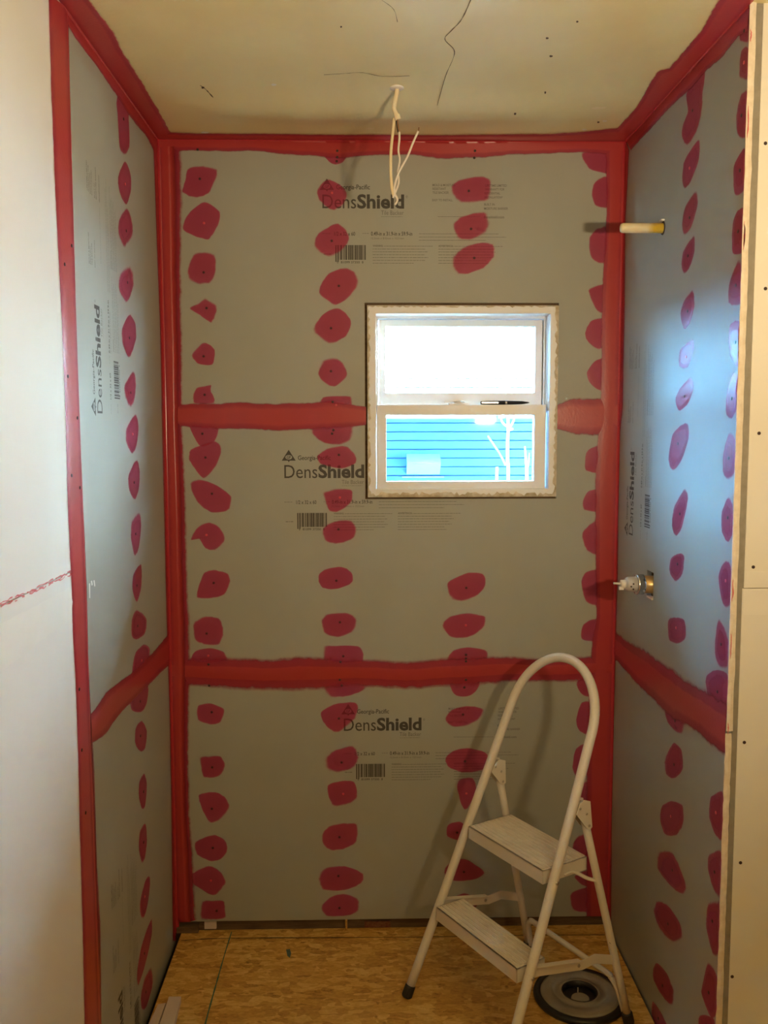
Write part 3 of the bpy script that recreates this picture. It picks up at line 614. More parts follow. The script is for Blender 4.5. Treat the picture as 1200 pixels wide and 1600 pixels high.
# red edge on the drywall side of the left wall (sits on the slightly proud drywall)
def onleft_proud(u, v): return hit(u, v, 0, .0010)
PLANES['leftd'] = (onleft_proud, Vector((1, 0, 0)))
band('edge_tape', 'leftd', [(x_+1, y_) for x_, y_ in LEDGE], [(74, -10), (78, 120), (85, 300), (95, 500), (101, 650), (104, 780), (110, 900), (112, 980), (117, 1060), (121, 1180), (123, 1280), (128, 1450), (131, 1600), (133, 1700)], wall_left, soft1=0, soft2=.1, n=90, wob=.6)
# scraped red line along the drywall joint
P = resample([(-60, 972), (0, 945), (50, 924), (112, 894)], 46); bm = bmw(); rr = random.Random(5)
for k in range(3):
    pv = None
    for i, (u, v_) in enumerate(P):
        o_ = (k-1)*2.6 + rr.uniform(-1.6, 1.6); w_ = rr.uniform(.5, 1.5)
        c = [bm.verts.new(onleft_proud(u, v_+o_-w_)+Vector((.0007+k*.0001, 0, 0))), bm.verts.new(onleft_proud(u, v_+o_+w_)+Vector((.0007+k*.0001, 0, 0)))]
        if pv and rr.random() > .15: bm.faces.new((pv[0], pv[1], c[1], c[0]))
        pv = c
bm_obj('red_scrape', bm, 'redtrace', wall_left)
# skim of joint compound below it
bm = bmw(); top = resample([(-60, 1000), (0, 975), (60, 945), (113, 915)], 40); bot = resample([(-60, 1090), (0, 1052), (50, 1012), (113, 965)], 40); pv = None
for i in range(41):
    c = [bm.verts.new(onleft_proud(top[i][0], top[i][1]+rr.uniform(-1, 1))+Vector((.0002, 0, 0))), bm.verts.new(onleft_proud((top[i][0]+bot[i][0])/2, (top[i][1]+bot[i][1])/2)+Vector((.0014, 0, 0))), bm.verts.new(onleft_proud(bot[i][0], bot[i][1]+rr.uniform(-2, 2))+Vector((.0002, 0, 0)))]
    if pv: bm.faces.new((pv[0], pv[1], c[1], c[0])); bm.faces.new((pv[1], pv[2], c[2], c[1]))
    pv = c
bm_obj('joint_compound', bm, 'mud_soft', wall_left, smooth=True)
for q in ([(139, 908), (141, 907), (142, 914), (140, 915)], [(143, 907), (145, 906.5), (146, 916), (144.5, 916.5)], [(136, 912), (138, 911), (138, 935), (136.5, 934)]): blob('pale_tick', 'left', q, 'mud', wall_left, .004)  # three small pale strokes near the front edge of the board
# red smears and screws on the raw right edge and the facing wall
for (u0, v0, u1, v1) in ((1175, 45, 1178, 65), (1172, 165, 1175, 215), (1168, 345, 1171, 390), (1166, 350, 1168, 385), (1147, 905, 1149, 940), (1142, 990, 1144, 1030), (1139, 1130, 1142, 1148)):
    a = hit(u0, v0, 1, -DR-.0052); c = hit(u1, v1, 1, -DR-.0052); bm = bmw(); pv = None; rr = random.Random(int(u0+v0))
    for i in range(9):
        z = a.z+(c.z-a.z)*i/8; x = W+.0005+rr.uniform(0, .0012); w_ = .0030*math.sin(math.pi*(i+.4)/8.8)*rr.uniform(.5, 1)
        q = [bm.verts.new((x, -DR-.0044, z)), bm.verts.new((x+w_+.0003, -DR-.0044, z))]
        if pv: bm.faces.new((pv[0], pv[1], q[1], q[0]))
        pv = q
    bm_obj('red_smear', bm, 'redtrace', wall_right)
def screw_front(u, v_):
    p = hit(u, v_, 1, -DR-.0012); o = link('screw', screw_me, None, wall_front, p); o.rotation_euler = (math.pi/2, 0, 0)
for q in ((1196, 224), (1196, 451), (1186, 677), (1177, 886), (1163, 1160), (1157, 1348), (1144, 1526)): screw_front(*q)

# cracks and flecks in the ceiling paint
for pts, w_ in (([(740, -10), (722, 30), (706, 48), (695, 62), (709, 78), (708, 92), (696, 120), (683, 155)], .0011), ([(506, 117), (540, 115), (566, 114), (600, 120), (640, 119)], .0014), ([(596, 0), (615, 15), (621, 35)], .0008), ([(313, 132), (322, 138), (333, 148)], .0018)):
    P = smooth_path([onceil(*p)-Vector((0, 0, .0014+max(-.003, ceil_dz(onceil(*p).x, onceil(*p).y)))) for p in pts], 5); bm = bmw(); pv = None
    for i, p in enumerate(P):
        t = (P[min(i+1, len(P)-1)]-P[max(i-1, 0)]).normalized(); s_ = Vector((-t.y, t.x, 0))*w_*random.uniform(.3, 1)
        c = [bm.verts.new(p+s_), bm.verts.new(p-s_)]
        if pv: bm.faces.new((pv[0], pv[1], c[1], c[0]))
        pv = c
    bm_obj('paint_crack', bm, 'pencil', ceiling)
for (u, v_, w_, mt) in ((320, 206, 14, 'mud'), (428, 131, 9, 'mud'), (578, 199, 14, 'cable_cream'), (936, 163, 26, 'cable_cream'), (945, 186, 8, 'mud'), (913, 201, 9, 'mud'), (855, 60, 5, 'pencil'), (861, 88, 6, 'pencil'), (902, 34, 4, 'pencil'), (533, 42, 3, 'pencil'), (317, 135, 5, 'pencil'), (852, 142, 3, 'pencil'), (805, 165, 4, 'pencil'), (935, 188, 4, 'pencil')):
    blob('paint_fleck', 'ceil', [(u-w_/2, v_), (u-w_/5, v_-1.6), (u+w_/2, v_-.8), (u+w_/3, v_+1.3), (u-w_/4, v_+1.8)], mt, ceiling, .0014)

# ------------------------------------------------------------------ printed text on the boards
def text_mesh(body, off=0.0):
    cu = bpy.data.curves.new('t', 'FONT'); cu.body = body; cu.size = 1; cu.offset = off; cu.resolution_u = 3
    o = bpy.data.objects.new('t', cu); COL.objects.link(o); dg = bpy.context.evaluated_depsgraph_get(); dg.update()
    me = bpy.data.meshes.new_from_object(o.evaluated_get(dg)); vs_ = [v_.co.copy() for v_ in me.vertices]; fs = [tuple(p.vertices) for p in me.polygons]
    bpy.data.objects.remove(o); bpy.data.curves.remove(cu); bpy.data.meshes.remove(me); return vs_, fs
AU, AV, PXM = 503.7, 325.4, .00184
BIG = ([], []); SMALL = ([], [])
def put(store, vs_, fs):
    k = len(store[0]); store[0].extend(vs_); store[1].extend([tuple(i+k for i in f) for f in fs])
def T(store, body, u0, u1, vt, vb, off=0.0):
    vs_, fs = text_mesh(body, off)
    x0 = min(v_.x for v_ in vs_); x1 = max(v_.x for v_ in vs_); y0 = min(v_.y for v_ in vs_); y1 = max(v_.y for v_ in vs_)
    put(store, [Vector(((u0+(v_.x-x0)/(x1-x0)*(u1-u0)-AU)*PXM, (AV-(vb+(v_.y-y0)/(y1-y0)*(vt-vb)))*PXM, 0)) for v_ in vs_], fs)
def R(store, u0, u1, v0, v1):
    put(store, [Vector(((u-AU)*PXM, (AV-v_)*PXM, 0)) for u, v_ in ((u0, v1), (u1, v1), (u1, v0), (u0, v0))], [(0, 1, 2, 3)])
def poly(store, pts): put(store, [Vector(((u-AU)*PXM, (AV-v_)*PXM, 0)) for u, v_ in pts], [tuple(range(len(pts)))])
T(BIG, 'Dens', 503.7, 556.3, 304.6, 325.7, 0.0); T(BIG, 'Shield', 558.0, 631.2, 303.8, 325.9, .032)
T(BIG, 'Georgia-Pacific', 525.5, 577.8, 289.3, 299.0, .012)
# triangular mark: dark triangle around an open oval with the two letters
def oval(cx, cy, a, b_, n=20): return [(cx+a*math.cos(2*math.pi*k/n), cy+b_*math.sin(2*math.pi*k/n)) for k in range(n)]
tri = [(511.0, 280.3), (522.0, 297.6), (512.2, 297.6), (511.0, 299.6), (509.8, 297.6), (499.8, 297.6)]
ov = oval(511, 292.2, 5.4, 3.6, 24)
def tri_edge(a):     # point on the triangle in direction a from the oval centre
    best = None; d = (math.cos(a), math.sin(a)); T3 = [(511.0, 280.3), (522.0, 297.6), (499.8, 297.6)]
    for i in range(3):
        p, q = T3[i], T3[(i+1) % 3]; ex, ey = q[0]-p[0], q[1]-p[1]; det = d[0]*(-ey)+ex*d[1]
        if abs(det) < 1e-9: continue
        rx, ry = p[0]-511, p[1]-292.2; t = (rx*(-ey)+ex*ry)/det; s_ = (d[0]*ry-d[1]*rx)/det
        if t > 0 and -1e-6 <= s_ <= 1+1e-6: best = t if best is None else min(best, t)
    return (511+d[0]*best, 292.2+d[1]*best)
angs = sorted([2*math.pi*k/24 for k in range(24)] + [math.atan2(280.3-292.2, 0) % (2*math.pi), math.atan2(5.4, 11) % (2*math.pi), math.atan2(5.4, -11.2) % (2*math.pi)])
for a0, a1 in zip(angs, angs[1:]+[angs[0]+2*math.pi]):
    poly(BIG, [(511+5.4*math.cos(a0), 292.2+3.6*math.sin(a0)), (511+5.4*math.cos(a1), 292.2+3.6*math.sin(a1)), tri_edge(a1), tri_edge(a0)])
poly(BIG, [(509.4, 297.6), (512.6, 297.6), (511, 300.2)])
T(BIG, 'GP', 507.6, 514.4, 290.0, 294.6, .02)
T(SMALL, '\u00ae', 633.6, 637.2, 305.5, 309.6)
T(SMALL, 'Tile Backer', 595.2, 630.6, 328.6, 335.2)
T(SMALL, 'MOLD & MOISTURE', 675.5, 711, 287.8, 291.4, .015); T(SMALL, 'RESISTANT', 675.5, 696.5, 293.4, 297, .015); T(SMALL, 'TILE BACKER', 675.5, 701, 299.2, 302.8, .015); T(SMALL, 'EASY TO INSTALL', 675, 707, 310.6, 314.2, .015)
T(SMALL, 'LIFETIME LIMITED', 758, 791.5, 288.2, 291.8, .015); T(SMALL, 'WARRANTY FOR', 757.5, 788, 294, 297.6, .015); T(SMALL, 'RESIDENTIAL', 757, 781.5, 300, 303.6, .015); T(SMALL, 'INSTALLATION*', 757, 785.5, 306, 309.6, .015)
T(SMALL, 'BUILT IN', 756.5, 773, 317, 320.6, .015); T(SMALL, 'MOISTURE BARRIER', 756.5, 794, 323.2, 326.8, .015); T(SMALL, 'densshield.com', 756, 788, 335.8, 340.2, .02)
T(BIG, '1/2 x 32 x 60', 522, 554.5, 361.2, 367.2, .01); T(BIG, '0.49-in x 31.9-in x 59.9-in', 579.3, 644, 360.8, 367, .012); T(SMALL, '12.5mm x 810mm x 1521mm', 579.5, 631, 369.4, 372.4)
T(BIG, '0', 526, 528, 406, 409.6, .01); T(BIG, '81099', 532, 546, 406, 409.6, .01); T(BIG, '37350', 548, 561.5, 406, 409.6, .01); T(BIG, '8', 565, 567.2, 406, 409.6, .01)
T(SMALL, 'WARNING:', 582, 598.5, 381, 384, .03); T(SMALL, 'ADVERTENCIA:', 685, 708.5, 381, 384, .03)
rr = random.Random(11); u = 523.5; k = 0
while u < 570.5:                                                    # barcode
    w_ = rr.choice((.7, .7, 1.2, 1.8, 2.4)); R(BIG, u, min(u+w_, 571.2), 381.5, 407.2 if k in (0, 1, 29, 30) else 404); u += w_+rr.choice((.6, .6, .9, 1.4)); k += 1
def lines(u0, u1s, v0, dv, h=.75, start=None):                       # body text too fine to read: word-length strokes
    for i, u1 in enumerate(u1s):
        u = (start if start and i == 0 else u0)
        while u < u1:
            w_ = rr.uniform(1.6, 6.5); R(SMALL, u, min(u+w_, u1), v0+i*dv-h/2, v0+i*dv+h/2); u += w_+.9
lines(503, [516], 364, 1); lines(566, [576], 363.6, 1); lines(505, [517], 395.4, 1, 1.2); lines(595.5, [628.5], 338, 1, .6); lines(684, [750], 337.6, 1, .7)
lines(654.5, [780, 791.5, 760], 363.8, 5.0, .75); lines(582, [676, 665, 668, 664, 669, 664, 646], 383, 4.35, .8, 600); lines(685, [786, 772, 775, 768, 772, 760, 764], 383, 4.35, .8, 710)
def mk(name, store, mat):
    me = bpy.data.meshes.new(name); me.from_pydata([tuple(v_) for v_ in store[0]], [], store[1]); me.materials.append(M[mat]); return me
big_me = mk('printed_text', BIG, 'ink'); small_me = mk('printed_text_small', SMALL, 'ink_small')
def clipped(me, xmin, xmax, ymin, ymax):                             # keep only what lies inside a rectangle
    me2 = me.copy(); bm = bmw(); bm.from_mesh(me2)
    bmesh.ops.delete(bm, geom=[f for f in bm.faces if not (xmin < f.calc_center_median().x < xmax and ymin < f.calc_center_median().y < ymax)], context='FACES')
    bm.to_mesh(me2); bm.free(); return me2
def print_label(p, mat3, parent, cut=None):
    for me in (big_me, small_me):
        if cut:
            me = me.copy(); bm = bmw(); bm.from_mesh(me); bmesh.ops.delete(bm, geom=[f for f in bm.faces if cut(f.calc_center_median())], context='FACES'); bm.to_mesh(me); bm.free()
        o = link('printed_text', me, None, parent); o.matrix_world = Matrix.Translation(p) @ mat3.to_4x4()
MB = Matrix(((1, 0, 0), (0, 0, -1), (0, 1, 0)))                          # x right, y up, facing -y
ML = Matrix(((0, 0, 1), (0, -1, 0), (1, 0, 0)))                          # reads upward, tops toward the room, facing +x
MR = Matrix(((0, 0, -1), (0, 1, 0), (1, 0, 0)))                          # reads upward, tops toward the back wall, facing -x
eb = Vector((0, -.0003, 0))
pm = onback(444.4, 747.0)
print_label(onback(AU, AV)+eb, MB, b_top)
print_label(pm+eb, MB, b_mid, cut=lambda c: WX0-.002 < c.x+pm.x and c.y+pm.z > WZ0-.004)
print_label(onback(537.3, 1142)+eb, MB, b_low)
print_label(onleft(160, 646)+Vector((.0003, 0, 0)), ML, l_up)
pl = onleft(191, 1545); print_label(Vector((.0003, pl.y, pl.z-.235)), ML, l_lo, cut=lambda c: c.x+pl.z-.235 < -.02)
print_label(onright(988.7, 837)-Vector((.0003, 0, 0)), MR, r_up)

# ------------------------------------------------------------------ window
window = root('window_1')
def frame_ring(name, x0, x1, z0, z1, wl, wr, wb, wt, y0, y1, mat, parent, bv=.0015):
    """four members with mitred look: one part"""
    bm = bmw()
    o_ = [(x0, z0), (x1, z0), (x1, z1), (x0, z1)]; i_ = [(x0+wl, z0+wb), (x1-wr, z0+wb), (x1-wr, z1-wt), (x0+wl, z1-wt)]
    V = {}
    for k in range(4):
        for s_, y in ((0, y0), (1, y1)):
            V['o', k, s_] = bm.verts.new((o_[k][0], y, o_[k][1])); V['i', k, s_] = bm.verts.new((i_[k][0], y, i_[k][1]))
    for k in range(4):
        j = (k+1) % 4
        for s_ in (0, 1): bm.faces.new((V['o', k, s_], V['o', j, s_], V['i', j, s_], V['i', k, s_]))
        bm.faces.new((V['o', k, 0], V['o', j, 0], V['o', j, 1], V['o', k, 1])); bm.faces.new((V['i', k, 0], V['i', j, 0], V['i', j, 1], V['i', k, 1]))
    bmesh.ops.recalc_face_normals(bm, faces=bm.faces)
    if bv: bevel(bm, bv, 2)
    return bm_obj(name, bm, mat, parent)
a = onback(573.5, 477, -.004); c = onback(869, 776, -.004)
FX0, FX1, FZ0, FZ1 = a.x, c.x, c.z, a.z
ia = onback(587.5, 490, -.004); ic = onback(856.5, 763.5, -.004)
frame_ring('frame', FX0, FX1, FZ0, FZ1, ia.x-FX0, FX1-ic.x, ic.z-FZ0, FZ1-ia.z, -.004, .0125, 'vinyl', window)
frame_ring('jamb', WX0+.0065, WX1-.0065, WZ0+.0065, WZ1-.0065, ia.x-WX0-.0065, WX1-ic.x-.0065, ic.z-WZ0-.0065, WZ1-ia.z-.0065, .0120, .112, 'vinyl', window, 0)
# tan foam residue around the rim
bm = bmw(); rr = random.Random(3)
def crumble(p0, p1, n, wmin, wmax, inward):
    p0 = Vector(p0); p1 = Vector(p1); d = (p1-p0); inn = Vector(inward); rows_ = []
    for i in range(n+1):
        p = p0+d*i/n; w_ = rr.uniform(wmin, wmax); h = rr.uniform(.0004, .0026)
        rows_.append([bm.verts.new(p+Vector((0, -.0002, 0))), bm.verts.new(p+inn*w_*.5+Vector((0, -h, 0))), bm.verts.new(p+inn*w_+Vector((0, -.0002, 0)))])
    for i in range(n):
        for k in range(2): bm.faces.new((rows_[i][k], rows_[i+1][k], rows_[i+1][k+1], rows_[i][k+1]))
e_ = -.0042
crumble((FX0, e_, FZ0), (FX1, e_, FZ0), 70, .003, .017, (0, 0, 1)); crumble((FX0, e_, FZ1), (FX1, e_, FZ1), 70, .001, .007, (0, 0, -1))
crumble((FX0, e_, FZ0), (FX0, e_, FZ1), 70, .002, .011, (1, 0, 0)); crumble((FX1, e_, FZ0), (FX1, e_, FZ1), 70, .003, .012, (-1, 0, 0))
bm_obj('foam_residue', bm, 'foam', window)
# inner stop the sashes run in
IX0, IX1, IZ0, IZ1 = ia.x, ic.x, ic.z, ia.z
frame_ring('track', IX0-.001, IX1+.001, IZ0-.001, IZ1+.001, .008, .008, .006, .008, .060, .108, 'vinyl', window, .001)
# lower sash (inside track)
yl = .014; la = onback(588.5, 632.5, yl); lc = onback(851.5, 761.5, yl); ga = onback(603.5, 648.5, yl+.004); gc = onback(833.5, 751.5, yl+.004)
lower = frame_ring('lower_sash', la.x, lc.x, lc.z-.004, la.z, ga.x-la.x, lc.x-gc.x, gc.z-lc.z+.004, la.z-ga.z, yl, yl+.036, 'vinyl', window)
sbox('pane', ga.x-.004, gc.x+.004, yl+.017, yl+.020, gc.z-.004, ga.z+.004, 'glass', lower, 0)
# upper sash (outside track)
yu = .064; ua = onback(592, 499.5, yu); uc = onback(843, 628, yu); ha = onback(602, 510, yu+.004); hc = onback(835, 614, yu+.004)
upper = frame_ring('upper_sash', ua.x, uc.x+.006, uc.z-.03, ua.z, ha.x-ua.x, uc.x+.006-hc.x, hc.z-uc.z+.03, ua.z-ha.z, yu, yu+.034, 'vinyl', window)
sbox('pane', ha.x-.004, hc.x+.004, yu+.015, yu+.018, hc.z-.004, ha.z+.004, 'glass', upper, 0)
# filler between upper sash and jamb (outer side closes the gap)
sbox('stop_strip', uc.x+.004, IX1+.001, .096, .108, uc.z-.03, IZ1, 'vinyl', window, .001)
# sash lock on the meeting rail
p = onback(717, 630, yl+.018); lz = la.z
bm = bmw(); box(bm, p.x-.030, p.x+.030, yl+.006, yl+.030, lz, lz+.004); bevel(bm, .0015, 2); lathe(bm, Vector((p.x, yl+.018, lz+.003)), (0, 0, 1), [(0, .017), (.006, .016), (.009, .008)], 20)
obox(bm, Vector((p.x-.02, yl+.010, lz+.012)), Vector((1, 0, .12)).normalized(), Vector((0, 1, 0)), Vector((-.12, 0, 1)).normalized(), .024, .005, .003)
lock = bm_obj('sash_lock', bm, 'vinyl', lower, smooth=False)
# pen lying on the meeting rail
pa = onback(751, 627, yl+.016); pb = onback(827, 627, yl+.016); pz = la.z+.0062
pen = empty('pen', ((pa.x+pb.x)/2, yl+.016, la.z), 'dark pen with silver clip lying on the window meeting rail', 'pen')
bm = bmw(); x0, x1 = pa.x, pb.x; L = x1-x0; c = Vector((x0, yl+.016, pz))
lathe(bm, c, (1, 0, 0), [(0, .0035), (.002, .0048), (.02, .0056), (L*.52, .0060), (L*.56, .0057), (L*.85, .0045), (L*.96, .0022), (L, .0010)], 18); bm_obj('barrel', bm, 'pen', pen, pen.location, True)
bm = bmw(); box(bm, x0+.003, x0+.052, yl+.0085, yl+.0105, pz-.0018, pz+.0018); bevel(bm, .0006, 1); bm_obj('clip', bm, 'silver', pen, pen.location)
bm = bmw(); lathe(bm, Vector((x0+L*.5, yl+.016, pz)), (1, 0, 0), [(0, .0061), (.0005, .0064), (.006, .0064), (.0065, .0061)], 18); bm_obj('ring', bm, 'silver', pen, pen.location, True)

# ------------------------------------------------------------------ ceiling cable
hole = onceil(620, 137); yc = hole.y; hole.z -= ceil_dz(hole.x, hole.y)
cable = empty('electrical_cable', hole, 'loose cream electrical cable with stripped wires hanging from ceiling', 'cable')
def cp(u, v_, dy=0.0): return onback(u, v_, yc+dy)
def wire(name, pts, r, mat, flat=None, sub=6):
    bm = bmw(); tube(bm, smooth_path(pts, sub), r, 10, flat); return bm_obj(name, bm, mat, cable, hole, True)
wire('jacket', [cp(620.5, 132), cp(620, 145), cp(617, 160), cp(616, 170), cp(619, 178), cp(621, 187)], .0052, 'cable_cream', (Vector((0, 1, 0)), .6))
bm = bmw(); tube(bm, [cp(617, 176), cp(620, 180), cp(622, 187)], [.004, .0072, .0080], 10, (Vector((0, 1, 0)), .6)); bm_obj('jacket_end', bm, 'cable_cream', cable, hole)
wire('jacket_strip', [cp(616, 184, .004), cp(614, 205, .004), cp(611, 235), cp(610.5, 262), cp(612, 290), cp(615, 306)], .0036, 'cable_cream', (Vector((0, 1, 0)), .5))
wire('ground_wire', [cp(621, 184), cp(622, 195), cp(623.5, 206)], .0012, 'copper'); wire('dark_wire', [cp(619, 184, .006), cp(620, 196, .006), cp(622, 207, .006)], .0014, 'black_plastic')
wire('white_wire', [cp(624, 206), cp(624, 218), cp(622.5, 235), cp(624.5, 250), cp(622, 268), cp(623, 285), cp(618, 300), cp(614, 309)], .0026, 'cable_white')
wire('white_wire', [cp(653.5, 205, -.015), cp(645, 224, -.012), cp(636, 246, -.008), cp(624, 268, -.004), cp(618, 285), cp(616, 300), cp(621, 312), cp(617, 320)], .0027, 'cable_white')
wire('copper_tip', [cp(653.8, 206, -.015), cp(654.5, 199, -.015)], .0012, 'copper', None, 2)
bm = bmw(); lathe(bm, hole+Vector((0, 0, .002)), (0, 0, -1), [(0, .019), (.0035, .017), (.0045, .010)], 18); bm_obj('ceiling_plug', bm, 'mud', cable, hole, True)

# ------------------------------------------------------------------ shower arm stub (right wall)
pr = onright(1036, 356.5); tip = onback(969, 357, pr.y); arm = empty('shower_pipe_stub', pr, 'cream pipe stub with yellow end sticking out of right wall', 'pipe')
bm = bmw(); Lp = pr.x-tip.x; lathe(bm, pr+Vector((.012, 0, 0)), (-1, 0, 0), [(0, .0122), (Lp-.002, .0122), (Lp+.006, .0120), (Lp+.0105, .0100), (Lp+.012, .006)], 28); bm_obj('pipe', bm, 'pipe', arm, pr, True)
bm = bmw(); lathe(bm, pr-Vector((-.0005, 0, 0)), (-1, 0, 0), [(0, .0175), (.0018, .0165), (.0022, .013)], 18); bm_obj('hole_rim', bm, 'dark_gap', arm, pr, True)
bm = bmw(); obox(bm, pr+Vector((-.004, -.004, .0185)), Vector((1, 0, 0)), Vector((0, 1, 0)), Vector((0, 0, 1)), .004, .007, .002); bevel(bm, .001, 1); bm_obj('board_chip', bm, 'mud', arm, pr)

# ------------------------------------------------------------------ mixing valve
pv_ = onright(1014, 914); pv_ = Vector((W, (HY0+HY1)/2, 1.127)); ax = Vector((-1, -.02, .02)).normalized()
valve = empty('shower_valve', pv_, 'brass and chrome shower valve with grey cartridge in right wall', 'valve')
def lat(name, prof, mat, parent=valve, c=None, sm=True):
    bm = bmw(); lathe(bm, (c or pv_), ax, prof, 28); return bm_obj(name, bm, mat, parent, pv_ if parent == valve else None, sm)
lat('brass_body', [(-.06, .0235), (.026, .0235), (.027, .022)], 'brass')
lat('chrome_ring', [(.018, .024), (.019, .0268), (.032, .0268), (.036, .0275), (.038, .0262), (.0385, .02)], 'chrome')
lat('cartridge', [(.036, .0205), (.060, .0195), (.066, .0165), (.0665, .010)], 'plastic_grey')
lat('collar', [(.064, .012), (.078, .0115), (.079, .008)], 'plastic_white')
bm = bmw(); tube(bm, [pv_+ax*.076+Vector((0, 0, .001)), pv_+ax*.097+Vector((0, 0, .002))], .0046, 10, (Vector((0, 0, 1)), .6)); bm_obj('stem', bm, 'plastic_white', valve, pv_, True)
bm = bmw(); obox(bm, pv_+ax*.078+Vector((0, -.004, -.010)), ax, Vector((0, 1, 0)), Vector((0, 0, 1)), .006, .004, .004); bevel(bm, .0012, 1); bm_obj('stop_tab', bm, 'plastic_white', valve, pv_)
bm = bmw()
for k in range(3): lathe(bm, pv_+ax*(.050+.006*(k % 2))+Vector((0, -.0195, .004-.007*k)), (0, -1, 0), [(-.001, .0022), (.0012, .0022), (.0014, .001)], 8)
bm_obj('port_hole', bm, 'dark_gap', valve, pv_)
bm = bmw(); obox(bm, Vector((W+.0035, (HY0+HY1)/2-.004, HZ0+.002)), Vector((1, 0, 0)), Vector((0, 1, 0)), Vector((0, 0, 1)), .006, .022, .0022); bevel(bm, .001, 1); bm_obj('torn_edge', bm, 'core', valve, pv_)

# ------------------------------------------------------------------ step ladder
PHI = -1.039; LO = Vector((.795, -.512, 0)); LA = Vector((math.cos(PHI), math.sin(PHI), 0)); LB = Vector((-math.sin(PHI), math.cos(PHI), 0)); LZ = Vector((0, 0, 1))
wf, wh, LL, zh, hr, wr_, br, zi, hi = .202, .155, .408, .771, .158, .195, .431, .604, .032
ladder = empty('step_ladder', LO, 'chipped white metal two step ladder with hoop handle', 'ladder')
def LF(s_, z): return LO+LA*s_*(wf+(wh-wf)*z/zh)+LB*LL*z+LZ*z
def hoop(t): return LO+LA*wh*math.cos(t)+LB*LL*(zh+hr*math.sin(t))+LZ*(zh+hr*math.sin(t))
def lpart(name, bm, mat, sm=False, parent=ladder): return bm_obj(name, bm, mat, parent, LO, sm)
RT = .0122
pts = [LF(-1, .022+ (zh-.022)*i/10) for i in range(10)] + [hoop(math.pi-math.pi*i/28) for i in range(29)] + [LF(1, .022+(zh-.022)*(9-i)/10) for i in range(10)]
bm = bmw(); tube(bm, pts, RT, 18); lpart('front_frame', bm, 'enamel', True)
def hinge(s_): return LF(s_, zi)+LB*hi
def rear(s_, t): return hinge(s_).lerp(LO+LA*s_*wr_+LB*br, t)
for s_ in (-1, 1):
    bm = bmw(); tube(bm, [rear(s_, t) for t in (-.02, .25, .5, .75, .965)], .0102, 16); lpart('rear_leg', bm, 'enamel', True)
    for (p0, p1) in ((LF(s_, .0005), LF(s_, .045)), (rear(s_, 1), rear(s_, .94))):
        d = (p1-p0).normalized(); bm = bmw(); lathe(bm, p0, d, [(0, .0125), (.004, .0148), (.03, .0145), (.034, .0125)], 18); lpart('foot_cap', bm, 'rubber', True)
    # folded sheet bracket that carries the rear leg
    h = hinge(s_); fz = (LF(s_, zi+.1)-LF(s_, zi-.1)).normalized(); rd = (rear(s_, .3)-h).normalized()
    for side in (-1, 1):
        o_ = LA*side*.0125; f0 = LF(s_, zi)
        tri_ = [f0+LB*.008+fz*.016, f0+LB*.020+fz*.024, f0+LB*.043+fz*.016, h+rd*.052+LB*.009, h+rd*.058, h+rd*.052-LB*.009, f0+LB*.006-fz*.010]
        bm = bmw(); prism(bm, [p+o_-LA*.0009 for p in tri_], LA*.0018); lpart('hinge_plate', bm, 'enamel')
        for q in (h+rd*.046, h+rd*.014, f0+LB*.013+fz*.004):
            bm = bmw(); lathe(bm, q+o_*1.05, LA*side, [(0, .0034), (.0015, .0032), (.0026, .0018)], 10); lpart('rivet', bm, 'rivet', True)
# steps: folded sheet with ribs
def step(z, hw, off, depth, th, zoff=0):
    c0 = LO+LB*(LL*z+off)+LZ*z
    st = None; bm = bmw()
    obox(bm, c0+LB*depth/2-LZ*.0015, LA, LB, LZ, hw, depth/2, .0015)
    for d0 in (0, depth): obox(bm, c0+LB*(d0+(.001 if d0 == 0 else -.001))-LZ*th/2, LA, LB, LZ, hw, .001, th/2)
    for s_ in (-1, 1): obox(bm, c0+LA*s_*(hw-.001)+LB*depth/2-LZ*th/2, LA, LB, LZ, .001, depth/2, th/2)
    st = lpart('step', bm, 'enamel')
    n = max(5, int(depth/.0125))
    for k in range(n):
        d0 = depth*(k+.5)/n; bm = bmw(); obox(bm, c0+LB*d0+LZ*.0007, LA, LB, LZ, hw-.006, depth/n*.34, .0011); bevel(bm, .0007, 1); bm_obj('tread_rib', bm, 'tread', st, LO)
    return c0
cu_ = step(.461, .150, -.020, .146, .034); cl_ = step(.250, .168, -.028, .088, .036)
